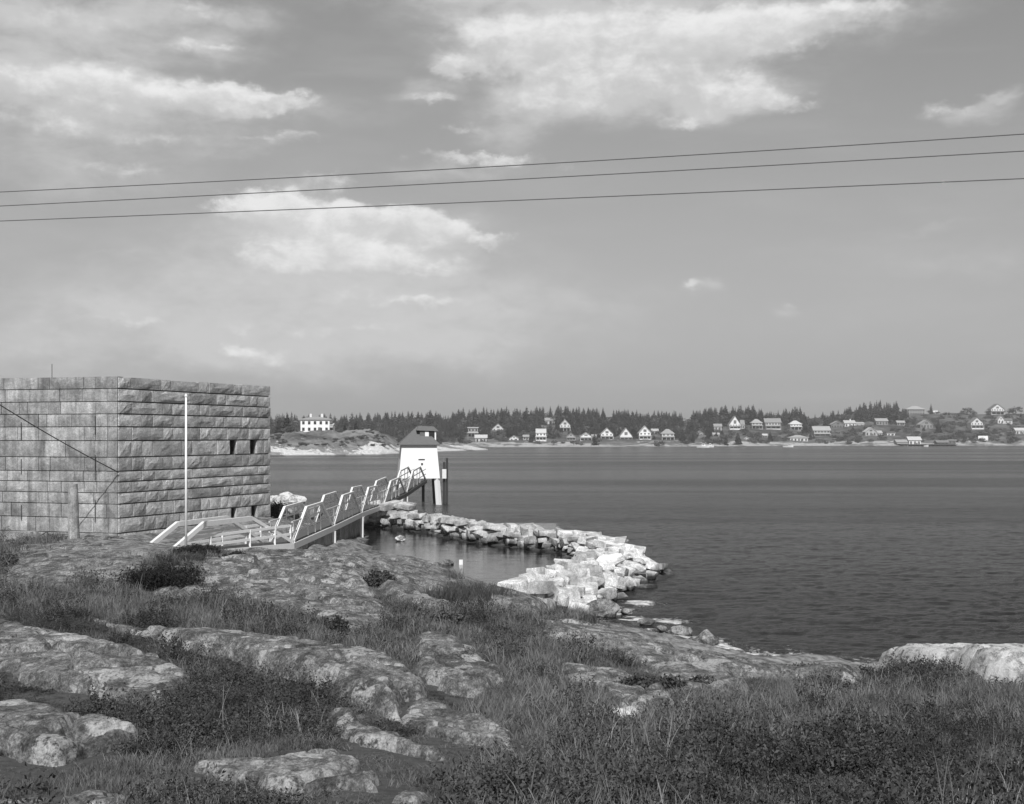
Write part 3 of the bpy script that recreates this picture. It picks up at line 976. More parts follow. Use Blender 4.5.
# later spans: short trapezoid frames
for i in range(1, len(NB) - 1):
    for rowi, row in enumerate((NB, FBN)):
        a, b = row[i], row[i + 1]
        hgt = 1.5
        up = Vector((0, 0, hgt))
        a0, b0 = a.lerp(b, 0.03), a.lerp(b, 0.97)
        ta, tb = a.lerp(b, 0.31) + up, a.lerp(b, 0.68) + up
        t = MB()
        t.beam(loc(a0), loc(ta), 0.13, 0.15)
        t.beam(loc(ta), loc(tb), 0.13, 0.13)
        t.beam(loc(tb), loc(b0), 0.13, 0.15)
        tr = t.build('truss', M['white'], br)
        r = MB()
        for f in (0.5, 1.0):
            r.beam(loc(a + Vector((0, 0, f))), loc(b + Vector((0, 0, f))), 0.045, 0.07)
        r.build('handrail', M['white_worn'], tr)
        for f in (0.02, 0.35, 0.52, 0.66):
            pb = a.lerp(b, f)
            pr = MB()
            pr.beam(loc(pb), loc(pb + Vector((0, 0, 1.0 if f < 0.1 else 1.42))), 0.06, 0.06)
            pr.build('rail_post', M['white_worn'], tr)
# deck boards and stringers
dk = MB()
for i in range(len(NB) - 1):
    a, b, c, d = NB[i], NB[i + 1], FBN[i], FBN[i + 1]
    n = int((b - a).length / 0.24)
    for k in range(n):
        t0, t1 = k / n, (k + 0.94) / n
        p0, p1, p2, p3 = a.lerp(b, t0), a.lerp(b, t1), c.lerp(d, t1), c.lerp(d, t0)
        up = Vector((0, 0, 0.045))
        base = [loc(p) + Vector((0, 0, -0.05)) for p in (p0, p1, p2, p3)]
        dk.hexa(base + [q_ + up for q_ in base])
ob = dk.build('deck_boards', M['deck'], br)
ob['kind'] = 'stuff'
for row in (NB, FBN):
    for i in range(len(row) - 1):
        sg = MB()
        off = Vector((0, 0, -0.22))
        sg.beam(loc(row[i] + off), loc(row[i + 1] + off), 0.22, 0.32)
        sg.build('stringer', M['white_worn'] if i < 4 else M['deck'], br)
# stone and concrete piers
for (i0, f0, i1, f1, zt) in ((1, 0.05, 1, 0.98, -0.42), (2, 0.22, 2, 0.98, -0.42)):
    pr = MB()
    a, b = NB[i0].lerp(NB[i0 + 1], f0), NB[i1].lerp(NB[i1 + 1], f1)
    c, d = FBN[i0].lerp(FBN[i0 + 1], f0), FBN[i1].lerp(FBN[i1 + 1], f1)
    top = [loc(p + Vector((0, 0, zt))) for p in (a, b, d, c)]
    bot = [Vector((p.x, p.y, -1.2 - br.location.z)) for p in top]
    pr.hexa(bot + top)
    pr.build('pier', M['concrete'], br)
for i in (2, 3, 4, 5):
    for row in (NB, FBN):
        pl = MB()
        p0 = row[i] + Vector((0.05 if row is NB else -0.05, 0, -0.4))
        pl.beam(loc(p0), loc((p0.x, p0.y, -1.2)), 0.26, 0.26)
        pl.build('pile', M['white_worn'], br)

# ------------------------------------------------------------------ bell tower
TD = 141.0
TZ = EYE - (478.5 - HY) * TD / F
bt = empty('bell_tower', ((418.2 - CX) * (TD + 2) / F, TD + 2.0, TZ), math.radians(7.5))
tag(bt, 'small white shingled bell tower with hipped roof standing in the water on legs', 'bell tower')
hb, ht, hh = 2.06, 1.76, 3.35
t = MB()
t.hexa([(-hb, -hb, 0), (hb, -hb, 0), (hb, hb, 0), (-hb, hb, 0), (-ht, -ht, hh), (ht, -ht, hh), (ht, ht, hh), (-ht, ht, hh)])
t.build('wall', M['white'], bt)
e, rz = 2.08, 1.9
t = MB()
t.hexa([(-e, -e, hh), (e, -e, hh), (e, e, hh), (-e, e, hh), (-e, -e, hh + 0.1), (e, -e, hh + 0.1), (e, e, hh + 0.1), (-e, e, hh + 0.1)])
t.add([(-e, -e, hh + 0.1), (e, -e, hh + 0.1), (e, e, hh + 0.1), (-e, e, hh + 0.1), (-0.15, 0, hh + rz), (0.35, 0, hh + rz)], [(0, 1, 5, 4), (1, 2, 5), (2, 3, 4, 5), (3, 0, 4)])
rf = t.build('roof', M['shingle'], bt)
t = MB()                                                     # hooded bell opening on the right of the roof
t.box(0.1, 1.72, -1.12, 0.9, hh + 0.3, hh + 1.5)
dm = t.build('bell_dormer', M['shingle'], bt)
t = MB()
t.box(0.62, 1.0, -1.15, -1.121, hh + 0.86, hh + 1.36)
t.box(1.60, 1.74, -1.15, 0.8, hh + 0.3, hh + 1.46)
t.build('trim_board', M['white'], dm)
t = MB()
t.hexa([(-0.25, -1.3, hh + 1.5), (2.0, -1.3, hh + 1.42), (2.0, 1.1, hh + 1.42), (-0.25, 1.1, hh + 1.5), (0.0, -0.5, hh + 1.98), (1.55, -0.5, hh + 1.9), (1.55, 0.5, hh + 1.9), (0.0, 0.5, hh + 1.98)])
t.build('hood', M['shingle'], dm)
t = MB()
t.box(1.02, 1.58, -1.16, 0.3, hh + 0.72, hh + 1.44)  # black block paints the shade inside the bell opening
t.build('louver_shade_fill', M['shade_fill'], dm)
t = MB()
yy = -hb + (hb - ht) * 0.55
t.box(-0.1, 0.55, yy - 0.05, yy + 0.05, 1.86, 1.97)
t.build('lintel_board', M['iron'], bt)
t = MB()
t.box(0.16, 0.36, yy - 0.10, yy + 0.02, 1.36, 1.56)
t.build('number_plate', M['iron'], bt)
for (x, y, mt) in ((hb - 0.28, -hb + 0.28, 'white'), (-hb + 0.28, -hb + 0.28, 'white'), (hb - 0.28, hb - 0.28, 'pile'), (-hb + 0.28, hb - 0.28, 'pile')):  # rear pair toned dark to paint the shade beneath the tower
    t = MB()
    t.beam((x, y, 0.02), (x * 1.14, y * 1.14, -TZ - 1.2), 0.40, 0.40)
    t.build('leg', M[mt], bt)
t = MB()
t.beam((0.55, 0.6, 0), (0.55, 0.6, -TZ - 1.0), 0.28, 0.28)
t.build('pile', M['pile'], bt)
for (px, y0, lab) in ((444.2, 462, 'dark slim timber pile close beside the bell tower wall'), (447.0, 458, 'dark timber pile rising from the water beyond the bell tower')):
    t = MB()
    p0, p1 = P(px, y0, TD + 2.5), P(px - 0.3, 503, TD + 2.5)
    t.tube([p0, (p1.x, p1.y, -1.5)], 0.12, 10, 0.14)
    tag(t.build('timber_pile', M['pile']), lab, 'pile', 'timber piles beside the bell tower')
t = MB()
p0 = P(445.5, 475, TD + 2.35)
t.box(p0.x - 0.32, p0.x + 0.1, p0.y - 0.35, p0.y - 0.02, p0.z - 0.35, p0.z + 0.6)
tag(t.build('fender_box', M['white_worn']), 'small pale box fixed between the dark piles', 'box')

# ------------------------------------------------------------------ breakwater
def stone_mesh(seed):
    r = np.random.default_rng(seed)
    bm = bmesh.new()
    if seed % 5 < 3:                                         # split slab
        for cx in (-0.5, 0.5):
            for cy in (-0.5, 0.5):
                for cz in (-0.5, 0.5):
                    c = np.array([cx * r.uniform(0.72, 1.0), cy * r.uniform(0.72, 1.0), cz * r.uniform(0.75, 1.0)])
                    for ax in range(3):
                        q_ = c.copy()
                        q_[ax] *= 1 - r.uniform(0.08, 0.34)
                        bm.verts.new(q_)
    else:                                                    # worn block
        for k in range(30):
            v = r.normal(size=3)
            v /= np.linalg.norm(v)
            bm.verts.new(v * (np.abs(v) ** 4.0).sum() ** (-0.25) * r.uniform(0.86, 1.0) * 0.5)
    bmesh.ops.convex_hull(bm, input=bm.verts)
    loose = [v for v in bm.verts if not v.link_faces]
    bmesh.ops.delete(bm, geom=loose, context='VERTS')
    bmesh.ops.recalc_face_normals(bm, faces=bm.faces)
    me = bpy.data.meshes.new('stone')
    bm.to_mesh(me)
    bm.free()
    me.materials.append(M['stone'])
    return me


STONES = [stone_mesh(300 + i) for i in range(14)]
bw_ = empty('stone_breakwater', (1.2, 55.5, 0))
tag(bw_, 'hooked breakwater of tumbled white granite blocks enclosing the small cove', 'breakwater')
paths = [([(0.6, 53.8), (3.0, 61.8), (5.7, 71.5)], 2.5, 1.55), ([(6.1, 73.2), (3.7, 84.5), (-2.0, 92.5), (-5.0, 100.5), (-8.3, 106), (-10.8, 110.5)], 1.3, 1.40), ([(-7.6, 106.0), (-11.4, 109.0)], 1.5, 2.15)]
cand = []
rs = random.Random(5)
corem = MB()
for (path, hw, topz) in paths:
    path = [Vector((p[0], p[1], 0)) for p in path]
    secs = []
    for a, b in zip(path[:-1], path[1:]):
        L = (b - a).length
        d = (b - a).normalized()
        nrm = Vector((d.y, -d.x, 0))
        n = int(L / 0.66)
        for k in range(n):
            for lay in range(4):
                half = hw * (1.05 - 0.2 * lay)
                m_ = max(2, int(2 * half / 0.85))
                for w in range(m_):
                    off = (w + 0.5) / m_ * 2 - 1
                    q_ = a + d * ((k + rs.uniform(0.15, 0.85)) / n * L) + nrm * (off * half + rs.uniform(-0.22, 0.22))
                    z = -0.15 + lay * (topz - 0.0) / 3.6 + rs.uniform(-0.12, 0.12)
                    inner = 0 < w < m_ - 1 and lay < 2
                    cand.append((inner, q_.x, q_.y, z, math.atan2(d.y, d.x), lay, abs(off)))
    for a, b in zip(path[:-1], path[1:]):
        d = (b - a).normalized()
        nrm = Vector((d.y, -d.x, 0))
        bo = [a - nrm * hw * 0.8, b - nrm * hw * 0.8, b + nrm * hw * 0.8, a + nrm * hw * 0.8]
        to = [a - nrm * hw * 0.3, b - nrm * hw * 0.3, b + nrm * hw * 0.3, a + nrm * hw * 0.3]
        corem.hexa([(p.x - 1.2, p.y - 55.5, -2.0) for p in bo] + [(p.x - 1.2, p.y - 55.5, topz - 0.80) for p in to])
corem.build('rubble_core', M['core'], bw_)
cand = [c_ for c_ in cand if not c_[0]]
cand.sort(key=lambda c_: (c_[5] < 2 and c_[6] < 0.5, c_[5] < 1, c_[2]))
rest_v, rest_f = [], []
for i, (inner, x, y, z, ang, lay, off) in enumerate(cand):
    L = rs.choice((0.55, 0.68, 0.8, 1.0, 1.25, 1.7)) * (1.15 if lay >= 2 else 1.0)
    if lay == 3 and y > 72: L *= 1.2
    if y < 60: L = min(L, 1.1)
    wd = rs.uniform(0.5, 0.85)
    hg = rs.uniform(0.30, 0.56)
    if y < 66 and lay > 0: hg *= rs.uniform(1.0, 1.5)
    mat = Matrix.Translation((x - 1.2, y - 55.5, z)) @ Matrix.Rotation(ang + rs.uniform(-0.6, 0.6) + rs.choice((0, 0, 1.57)), 4, 'Z') @ Matrix.Rotation(rs.uniform(-0.22, 0.22), 4, 'X') @ Matrix.Rotation(rs.uniform(-0.2, 0.2), 4, 'Y') @ Matrix.Diagonal((L, wd, hg, 1))
    me = STONES[i % len(STONES)]
    if i < 300:
        o = link('stone', me, None, bw_)
        o.matrix_local = mat
    else:
        b0 = len(rest_v)
        rest_v += [tuple(mat @ v.co) for v in me.vertices]
        rest_f += [tuple(b0 + v for v in p_.vertices) for p_ in me.polygons]
if rest_f:
    me = bpy.data.meshes.new('small_stones')
    me.from_pydata(rest_v, [], rest_f)
    o = link('small_stones', me, M['stone'], bw_)
    o['kind'] = 'stuff'

# loose boulders: (px, py base, width px, height px, distance, material, label)
for (px, py, wp, hp, d, mt, lab) in [
    (288, 506, 34, 13, 100, 'ledge_pale', 'flat pale boulder lying behind the footbridge by the fort end'),
    (300, 517, 40, 13, 95, 'ledge', 'grey boulder below the flat pale one behind the footbridge'),
    (276, 505, 18, 10, 104, 'ledge_pale', 'small pale boulder at the far end of the fort wall'),
    (706, 647, 26, 17, 46.4, 'ledge_dark', 'pointed dark rock standing in the shallows of the shore'),
    (680, 636, 26, 10, 49, 'ledge_dark', 'low dark rock awash left of the pointed rock'),
    (603, 615, 32, 16, 54, 'ledge_dark', 'dark weedy rock with white foam at the breakwater foot'),
    (690, 650, 22, 8, 45.6, 'ledge', 'small rock at the waterline below the pointed rock'),
    (718, 655, 16, 7, 44.6, 'ledge_pale', 'small pale rock at the waterline right of the pointed rock'),
    (626, 614, 12, 6, 54.5, 'ledge_dark', 'small dark wet rock awash beside the weedy rock'),
    (646, 624, 16, 6, 51.5, 'ledge_dark', 'low wet rock between the weedy rock and the low dark one'),
    (662, 631, 12, 6, 49.8, 'ledge_dark', 'little wet rock just left of the low dark rock awash'),
    (694, 642, 14, 6, 47.2, 'ledge_dark', 'little dark rock touching the left foot of the pointed rock'),
    (738, 655, 16, 5, 44.6, 'ledge_dark', 'flat wet rock farthest right along the foaming shore'),
    (400, 541, 10, 6, 93, 'ledge_pale', 'pale stone lying alone in the cove shallows'),
    (435, 572, 18, 9, 74, 'ledge_dark', 'dark broken rock at the edge of the cove'),
    (447, 566, 14, 7, 76, 'ledge_dark', 'small dark rock awash in the cove beside the white marker'),
]:
    r = np.random.default_rng(int(px * 3 + py))
    bm = bmesh.new()
    bmesh.ops.create_icosphere(bm, subdivisions=3, radius=1.0)
    cx, cy = px * 0.31, py * 0.17
    p0 = P(px, py, d)
    sx, sz = wp * d / F / 2, hp * d / F
    for v in bm.verts:
        n_ = float(fbm(np.array([v.co.x * 1.3 + cx + v.co.z]), np.array([v.co.y * 1.3 + cy - v.co.z]), 4, 61)[0])
        k = 1 + 0.38 * n_
        pk = 1.0
        if 'pointed' in lab and 'dark rock standing' in lab: pk = 1.3 - 0.75 * abs(v.co.x)
        v.co = Vector((v.co.x * sx * k, v.co.y * sx * 0.75 * k, (v.co.z * 0.62 * k * pk + 0.35) * sz))
    me = bpy.data.meshes.new('boulder')
    bm.to_mesh(me)
    bm.free()
    o = link('boulder', me, M[mt])
    for pl_ in me.polygons: pl_.use_smooth = False
    o.location = (p0.x, p0.y, max(p0.z, -0.1))
    tag(o, lab, 'boulder', 'loose boulders along the shore')

# ------------------------------------------------------------------ small things near the fort
def ground_thing(name, mb, mat, lab, cat):
    return tag(mb.build(name, mat), lab, cat)


t = MB()
p0 = P(186, 541, 58.5)
top = EYE + (HY - 396) * 58.5 / F
t.tube([(p0.x, p0.y, gh(p0.x, p0.y) - 0.2), (p0.x, p0.y, top)], 0.055, 10, 0.04)
fp = t.build('flagpole', M['white'], None, True)
tag(fp, 'slender white flagpole standing in front of the fort wall', 'flagpole')
t = MB()
t.tube([(p0.x, p0.y, top - 0.02), (p0.x, p0.y, top + 0.10)], 0.07, 10, 0.03)
t.build('finial', M['white_worn'], fp)
t = MB()
pp = P(73, 540, 66.5)
zb = gh(pp.x, pp.y) - 0.3
zt = EYE - (484 - HY) * 66.5 / F
t.tube([(pp.x + 0.06, pp.y, zb), (pp.x + 0.03, pp.y, zb + 1.0), (pp.x, pp.y, zt - 0.5)], 0.27, 14, 0.24)
t.tube([(pp.x, pp.y, zt - 0.499), (pp.x - 0.01, pp.y, zt)], 0.23, 14, 0.22)
tag(t.build('stone_post', M['post'], None, False), 'stout weathered round post standing against the fort wall', 'post')
t = MB()
d = 66.0
a, b = P(-30, 531.5, d), P(45, 531.5, d)
t.hexa([(a.x, a.y, 1.5), (b.x + 0.3, b.y, 1.5), (b.x + 0.3, b.y + 0.5, 1.5), (a.x, a.y + 0.5, 1.5), (a.x, a.y, a.z), (b.x - 0.5, b.y, b.z), (b.x - 0.5, b.y + 0.5, b.z), (a.x, a.y + 0.5, a.z)])
tag(t.build('low_wall', M['concrete']), 'low concrete wall with a sloping end below the fort at the left edge', 'wall')
t = MB()
a = P(47.5, 543, 65.6)
t.beam((a.x, a.y, 1.6), (a.x, a.y, EYE - (531 - HY) * 65.6 / F), 0.07, 0.07)
b = P(38, 537, 65.6)
t.beam((a.x, a.y, EYE - (531.5 - HY) * 65.6 / F), (b.x, b.y, b.z), 0.05, 0.05)
tag(t.build('iron_stake', M['iron']), 'short iron stake with a slanting brace at the end of the low wall', 'stake')
t = MB()
a = P(461, 565, 76.0)
t.box(a.x - 0.10, a.x + 0.10, a.y - 0.1, a.y + 0.1, -0.6, 0.28)
tag(t.build('marker_block', M['white']), 'tiny white marker block at the edge of the cove', 'marker')

# overhead wires: sagging between poles beyond both sides of the picture
for (ya, ym, yb, lab) in ((192, 165.5, 134, 'topmost of the three overhead wires crossing the sky'), (206, 179.5, 151, 'middle of the three overhead wires crossing the sky'), (221, 200.5, 178.5, 'lowest of the three overhead wires crossing the sky')):
    dz_ = 26.0
    t = MB()
    ws = []
    for px in np.linspace(-400, 1424, 40):
        u = px / 1024.0
        y = ya + (yb - ya) * u + 4 * (ym - (ya + yb) / 2) * u * (1 - u)
        dd = dz_ + 6 * (0.5 - u)
        ws.append(P(px, y, dd))
    t.tube(ws, 0.0095, 6)
    tag(t.build('overhead_wire', M['wire'], None, True), lab, 'wire', 'overhead wires')
t = MB()
a = P(118.5, 472.5, 69.9)
b = P(-30, 386, 62)
t.tube([a.lerp(b, k / 8) + Vector((0, 0, -0.12 * math.sin(math.pi * k / 8))) for k in range(9)], 0.026, 6)
tag(t.build('guy_cable', M['iron'], None, True), 'dark cable slanting down across the fort wall to its corner', 'cable')

# ------------------------------------------------------------------ far shore
def interp(tab, x):
    a = np.array(tab, float)
    return np.interp(x, a[:, 0], a[:, 1])


YW = [(-300, 448), (440, 448), (600, 447.4), (800, 446.4), (1024, 446.0), (1400, 445.5)]
YC = [(-300, 429), (270, 429), (400, 426), (440, 425), (480, 422), (560, 419), (620, 421), (680, 423), (730, 418), (770, 420), (800, 421), (840, 419), (870, 414.5), (905, 413.5), (940, 414), (990, 414.2), (1040, 414), (1400, 420)]
FAR_DEPTH = 300.0


def far_pt(px, t):
    """a point of the far hillside: t 0 at the water, 1 on the crest"""
    px, t = np.asarray(px, float), np.asarray(t, float)
    yw, yc = interp(YW, px), interp(YC, px)
    dw = EYE * F / (yw - HY)
    d = dw + FAR_DEPTH * t
    y = yw + (yc - yw) * np.minimum(t, 1.0)
    z = EYE - (y - HY) * d / F - np.maximum(t - 1, 0) * 60
    return (px - CX) * d / F, d, z


def far_t(px, y):
    yw, yc = float(interp(YW, px)), float(interp(YC, px))
    return (yw - y) / (yw - yc)


PX, TT = np.meshgrid(np.linspace(-300, 1400, 500), np.concatenate([np.linspace(-0.15, 0, 4), np.linspace(0.004, 1, 70), np.linspace(1.05, 1.8, 8)]))
X, Y, Z = far_pt(PX, np.maximum(TT, 0))
Y = np.where(TT < 0, Y + FAR_DEPTH * TT, Y)
Z = np.where(TT < 0, TT * 20, Z + np.clip(TT * 12, 0, 1) * (1.6 * fbm(X * 0.03, Y * 0.03, 4, 5) + 0.5 * fbm(X * 0.16, Y * 0.16, 3, 6)) + np.clip(TT * 60, 0, 1) * 0.7)
ids = np.arange(X.size).reshape(X.shape)
q = np.stack([ids[:-1, :-1], ids[:-1, 1:], ids[1:, 1:], ids[1:, :-1]], -1).reshape(-1, 4)


def hill_mat(name, rock_top, veg_lo, veg_hi, rock_tone):
    m, g = new_mat(name)
    p = pos(g)
    s3 = g.n('ShaderNodeSeparateXYZ')
    g.put(s3.inputs[0], p)
    a = g.noise(p, 0.035, 6.0, 0.65)
    b = g.noise(p, 0.22, 6.0, 0.7)
    c2 = g.noise(p, 1.2, 4.0, 0.7)
    veg = g.m('MULTIPLY', g.mix(g.step(a, 0.35, 0.65), veg_lo, veg_hi), g.step(b, 0.3, 0.7, 0.6, 1.4))
    zz = g.m('ADD', s3.outputs[2], g.m('MULTIPLY', g.m('SUBTRACT', b, 0.5), rock_top * 5.0))
    zz = g.m('ADD', zz, g.m('MULTIPLY', g.m('SUBTRACT', a, 0.5), rock_top * 9.0))
    rock = g.m('MULTIPLY', rock_tone, g.step(c2, 0.3, 0.7, 0.7, 1.2))
    c = g.mix(g.step(zz, rock_top * 0.75, rock_top * 1.25), rock, veg)
    c = g.m('MULTIPLY', c, g.step(s3.outputs[2], 0.2, 0.7, 0.3, 1.0))
    finish(g, c, 0.95, b, 0.4, 1.0, 0.1)
    return m


far = link('far_shore', mesh_np('far_shore', np.stack([X, Y, Z], -1).reshape(-1, 3), q, True), hill_mat('far_hillside', 2.0, 0.05, 0.15, 0.42))
tag(far, 'low wooded hillside across the water dotted with cottages', kind='structure')

# headland with the white hotel
HW = [(150, 456.5), (270, 456.5), (330, 456), (380, 455.5), (420, 453.5), (450, 452), (488, 450.7)]
HC = [(150, 436), (270, 434.5), (300, 433), (335, 433), (350, 432), (368, 431.6), (385, 434), (396, 440), (405, 445), (420, 446.5), (440, 445.5), (470, 446.5), (488, 450)]
hpx = np.linspace(150, 488, 220)
tt = np.concatenate([np.linspace(-0.2, 0, 3), np.linspace(0.02, 1, 34), np.linspace(1.1, 2.2, 8)])
PX, TT = np.meshgrid(hpx, tt)
yw, yc = interp(HW, PX), interp(HC, PX)
dw = EYE * F / (yw - HY)
D = dw + 60 * TT
yy = yw + (yc - yw) * np.clip(TT, 0, 1) ** 0.8
Z = EYE - (yy - HY) * D / F
X = (PX - CX) * D / F
Z = np.where(TT <= 0, TT * 12, Z)
Z = np.where(TT > 1, Z - (TT - 1) * 9, Z)
Z = Z + np.clip(TT * 8, 0, 1) * np.clip((yw - yc) / 12, 0.2, 1) * (0.9 * fbm(X * 0.06, D * 0.06, 4, 15) + 0.5 * fbm(X * 0.3, D * 0.3, 3, 16)) + np.clip(TT * 20, 0, 1) * 0.4
Z = Z + np.clip(TT * 6, 0, 1) * (1.3 * np.maximum(fbm(X * 0.11, D * 0.09, 4, 17), 0) * np.clip((yw - yc) / 14, 0, 1) + 0.8 * fbm(X * 0.5, D * 0.2, 3, 18) * np.clip((yw - yc) / 14, 0.1, 1))
HXYZ = (X.copy(), D.copy(), Z.copy(), TT.copy(), PX.copy())
ids = np.arange(X.size).reshape(X.shape)
q = np.stack([ids[:-1, :-1], ids[:-1, 1:], ids[1:, 1:], ids[1:, :-1]], -1).reshape(-1, 4)
hd = link('headland', mesh_np('headland', np.stack([X, D, Z], -1).reshape(-1, 3), q, True), hill_mat('headland_turf', 2.6, 0.07, 0.22, 0.60))
tag(hd, 'bare rocky headland with a bright rock shore below the white hotel', kind='structure')

# ------------------------------------------------------------------ houses
WALL = {}


def wall_mat(tone):
    k = round(tone, 2)
    if k not in WALL:
        WALL[k] = plain('house_paint', k, 0.06, 0.5)
    return WALL[k]


ROOF = {}


def roof_mat(tone):
    k = round(tone, 2)
    if k not in ROOF:
        ROOF[k] = plain('house_roof', k, 0.15, 0.6)
    return ROOF[k]


def house(name, px, ybase, wp, hp, style, wall, roof, label, d=None, porch=0, chimney=0, rows=1, rot=0.0, wing=None, cat='house', rhf=0):
    """wp, hp: width and whole height in pixels at its distance"""
    if d is None:
        t_ = max(0.01, far_t(px, ybase))
        x, y, z = (float(v) for v in far_pt(px, t_))
    else:
        x, y = (px - CX) * d / F, d
        z = EYE - (ybase - HY) * d / F
    s = y / F
    w, h = wp * s, hp * s
    o = empty(name, (x, y, z), rot)
    tag(o, label, cat, 'houses and sheds along the far shore')
    rh = rhf * h if rhf else {'front': 0.46, 'side': 0.36, 'hip': 0.40, 'flat': 0.10, 'gambrel': 0.34, 'aframe': 0.62}[style] * h
    wh = h - rh
    dp = min(w * 0.9, 9.0)
    hw = w / 2 * (0.92 if style != 'flat' else 0.98)
    mb = MB()
    mb.box(-hw, hw, 0, dp, -2.5, wh)
    if style in ('front', 'aframe'):
        mb.add([(-hw, 0, wh + 0.002), (hw, 0, wh + 0.002), (0, 0, wh + rh * 0.95), (-hw, dp, wh + 0.002), (hw, dp, wh + 0.002), (0, dp, wh + rh * 0.95)], [(0, 1, 2), (5, 4, 3), (0, 3, 4, 1), (1, 4, 5, 2), (2, 5, 3, 0)])
    if style == 'side':
        mb.add([(-hw, 0, wh + .002), (-hw, dp, wh + .002), (-hw, dp / 2, wh + rh * .95), (hw, 0, wh + .002), (hw, dp, wh + .002), (hw, dp / 2, wh + rh * .95)], [(0, 1, 2), (5, 4, 3), (0, 3, 4, 1), (1, 4, 5, 2), (2, 5, 3, 0)])
    wl = mb.build('wall', wall_mat(wall), o)
    mb = MB()
    ov, th_ = w * 0.06 + 0.15, 0.25
    if style in ('front', 'aframe'):
        k = rh / hw
        for sgn in (-1, 1):
            e_ = sgn * (hw + ov)
            ze = wh - ov * k * 0.9
            mb.hexa([(0, -0.5, wh + rh), (e_, -0.5, ze), (e_, dp + 0.4, ze), (0, dp + 0.4, wh + rh), (0, -0.5, wh + rh + th_), (e_, -0.5, ze + th_), (e_, dp + 0.4, ze + th_), (0, dp + 0.4, wh + rh + th_)])
    elif style == 'side':
        for sgn, y0 in ((-1, 0), (1, dp)):
            ye = y0 + sgn * 0.5
            mb.hexa([(-hw - ov, dp / 2, wh + rh), (hw + ov, dp / 2, wh + rh), (hw + ov, ye, wh - 0.15), (-hw - ov, ye, wh - 0.15), (-hw - ov, dp / 2, wh + rh + th_), (hw + ov, dp / 2, wh + rh + th_), (hw + ov, ye, wh - 0.15 + th_), (-hw - ov, ye, wh - 0.15 + th_)])
    elif style == 'gambrel':
        for (y0, z0, y1, z1) in ((-0.4, wh, dp * 0.2, wh + rh * 0.7), (dp * 0.2, wh + rh * 0.7, dp / 2, wh + rh), (dp / 2, wh + rh, dp * 0.8, wh + rh * 0.7), (dp * 0.8, wh + rh * 0.7, dp + 0.4, wh)):
            mb.hexa([(-hw - 0.2, y0, z0), (hw + 0.2, y0, z0), (hw + 0.2, y1, z1), (-hw - 0.2, y1, z1), (-hw - 0.2, y0, z0 + th_), (hw + 0.2, y0, z0 + th_), (hw + 0.2, y1, z1 + th_), (-hw - 0.2, y1, z1 + th_)])
        mb.box(-hw, hw, dp * 0.2, dp * 0.8, wh, wh + rh * 0.72)
    elif style == 'hip':
        mb.box(-hw - ov, hw + ov, -0.5, dp + 0.5, wh, wh + 0.2)
        mb.add([(-hw - ov, -0.5, wh + 0.2), (hw + ov, -0.5, wh + 0.2), (hw + ov, dp + 0.5, wh + 0.2), (-hw - ov, dp + 0.5, wh + 0.2), (-hw * 0.25, dp / 2, wh + rh), (hw * 0.25, dp / 2, wh + rh)], [(0, 1, 5, 4), (1, 2, 5), (2, 3, 4, 5), (3, 0, 4)])
    else:
        mb.box(-hw - ov, hw + ov, -0.5, dp + 0.5, wh, wh + rh)
    rf_ = mb.build('roof', roof_mat(roof), o)
    for c_ in range(chimney):
        cx = (c_ - (chimney - 1) / 2) * w * 0.36 + (0.12 * w if chimney == 1 else 0)
        mb = MB()
        mb.box(cx - 0.4, cx + 0.4, dp * 0.5 - 0.4, dp * 0.5 + 0.4, wh + rh * 0.4, wh + rh + 1.2)
        mb.build('chimney', wall_mat(0.7 if wall > 0.6 else 0.3), rf_)
    # windows
    n = max(2, int(round(w / 2.6)))
    y_front = -0.03
    z_lo = 0.0
    if porch:
        ph = min(wh * 0.55, 2.6)
        mb = MB()
        mb.box(-hw - 0.2, hw + 0.2, -2.2, -0.01, -0.25, 0.12 + (0.7 if porch > 1 else 0))
        pc = mb.build('porch', wall_mat(min(0.78, wall + 0.05)), o)
        mb = MB()
        mb.hexa([(-hw - 0.4, -2.5, ph), (hw + 0.4, -2.5, ph), (hw + 0.4, -0.012, ph + 0.5), (-hw - 0.4, -0.012, ph + 0.5), (-hw - 0.4, -2.5, ph + 0.2), (hw + 0.4, -2.5, ph + 0.2), (hw + 0.4, -0.012, ph + 0.7), (-hw - 0.4, -0.012, ph + 0.7)])
        mb.build('porch_roof', roof_mat(roof), pc)
        mb = MB()
        for k in range(4):
            xk = -hw + 2 * hw * k / 3
            mb.box(xk - 0.12, xk + 0.12, -2.2, -1.95, 0.1, ph)
        mb.build('porch_posts', wall_mat(min(0.78, wall + 0.05)), pc)
        mb = MB()
        mb.box(-hw * 0.9, hw * 0.9, -0.06, 0.02, 0.3, ph - 0.3)  # dark panel on the wall paints the shade inside the porch
        mb.build('porch_shade_panel', M['glass'], o)
        z_lo = ph + 0.6
    for r_ in range(rows):
        z0 = z_lo + (wh - z_lo) * (r_ + 0.28) / rows
        z1 = z_lo + (wh - z_lo) * (r_ + 0.78) / rows
        if z1 - z0 < 0.5: continue
        for k in range(n):
            xk = -hw + 2 * hw * (k + 0.5) / n
            mb = MB()
            mb.box(xk - 0.5, xk + 0.5, y_front - 0.02, 0.05, z0, z1)
            mb.build('window', M['glass'], o)
    if style in ('front', 'aframe') and rh > 1.6:
        mb = MB()
        for dx_ in ((-0.55, 0.55) if w > 7 else (0,)):
            mb.box(dx_ - 0.42, dx_ + 0.42, -0.05, 0.05, wh + rh * 0.08, wh + rh * 0.48)
        mb.build('window', M['glass'], o)
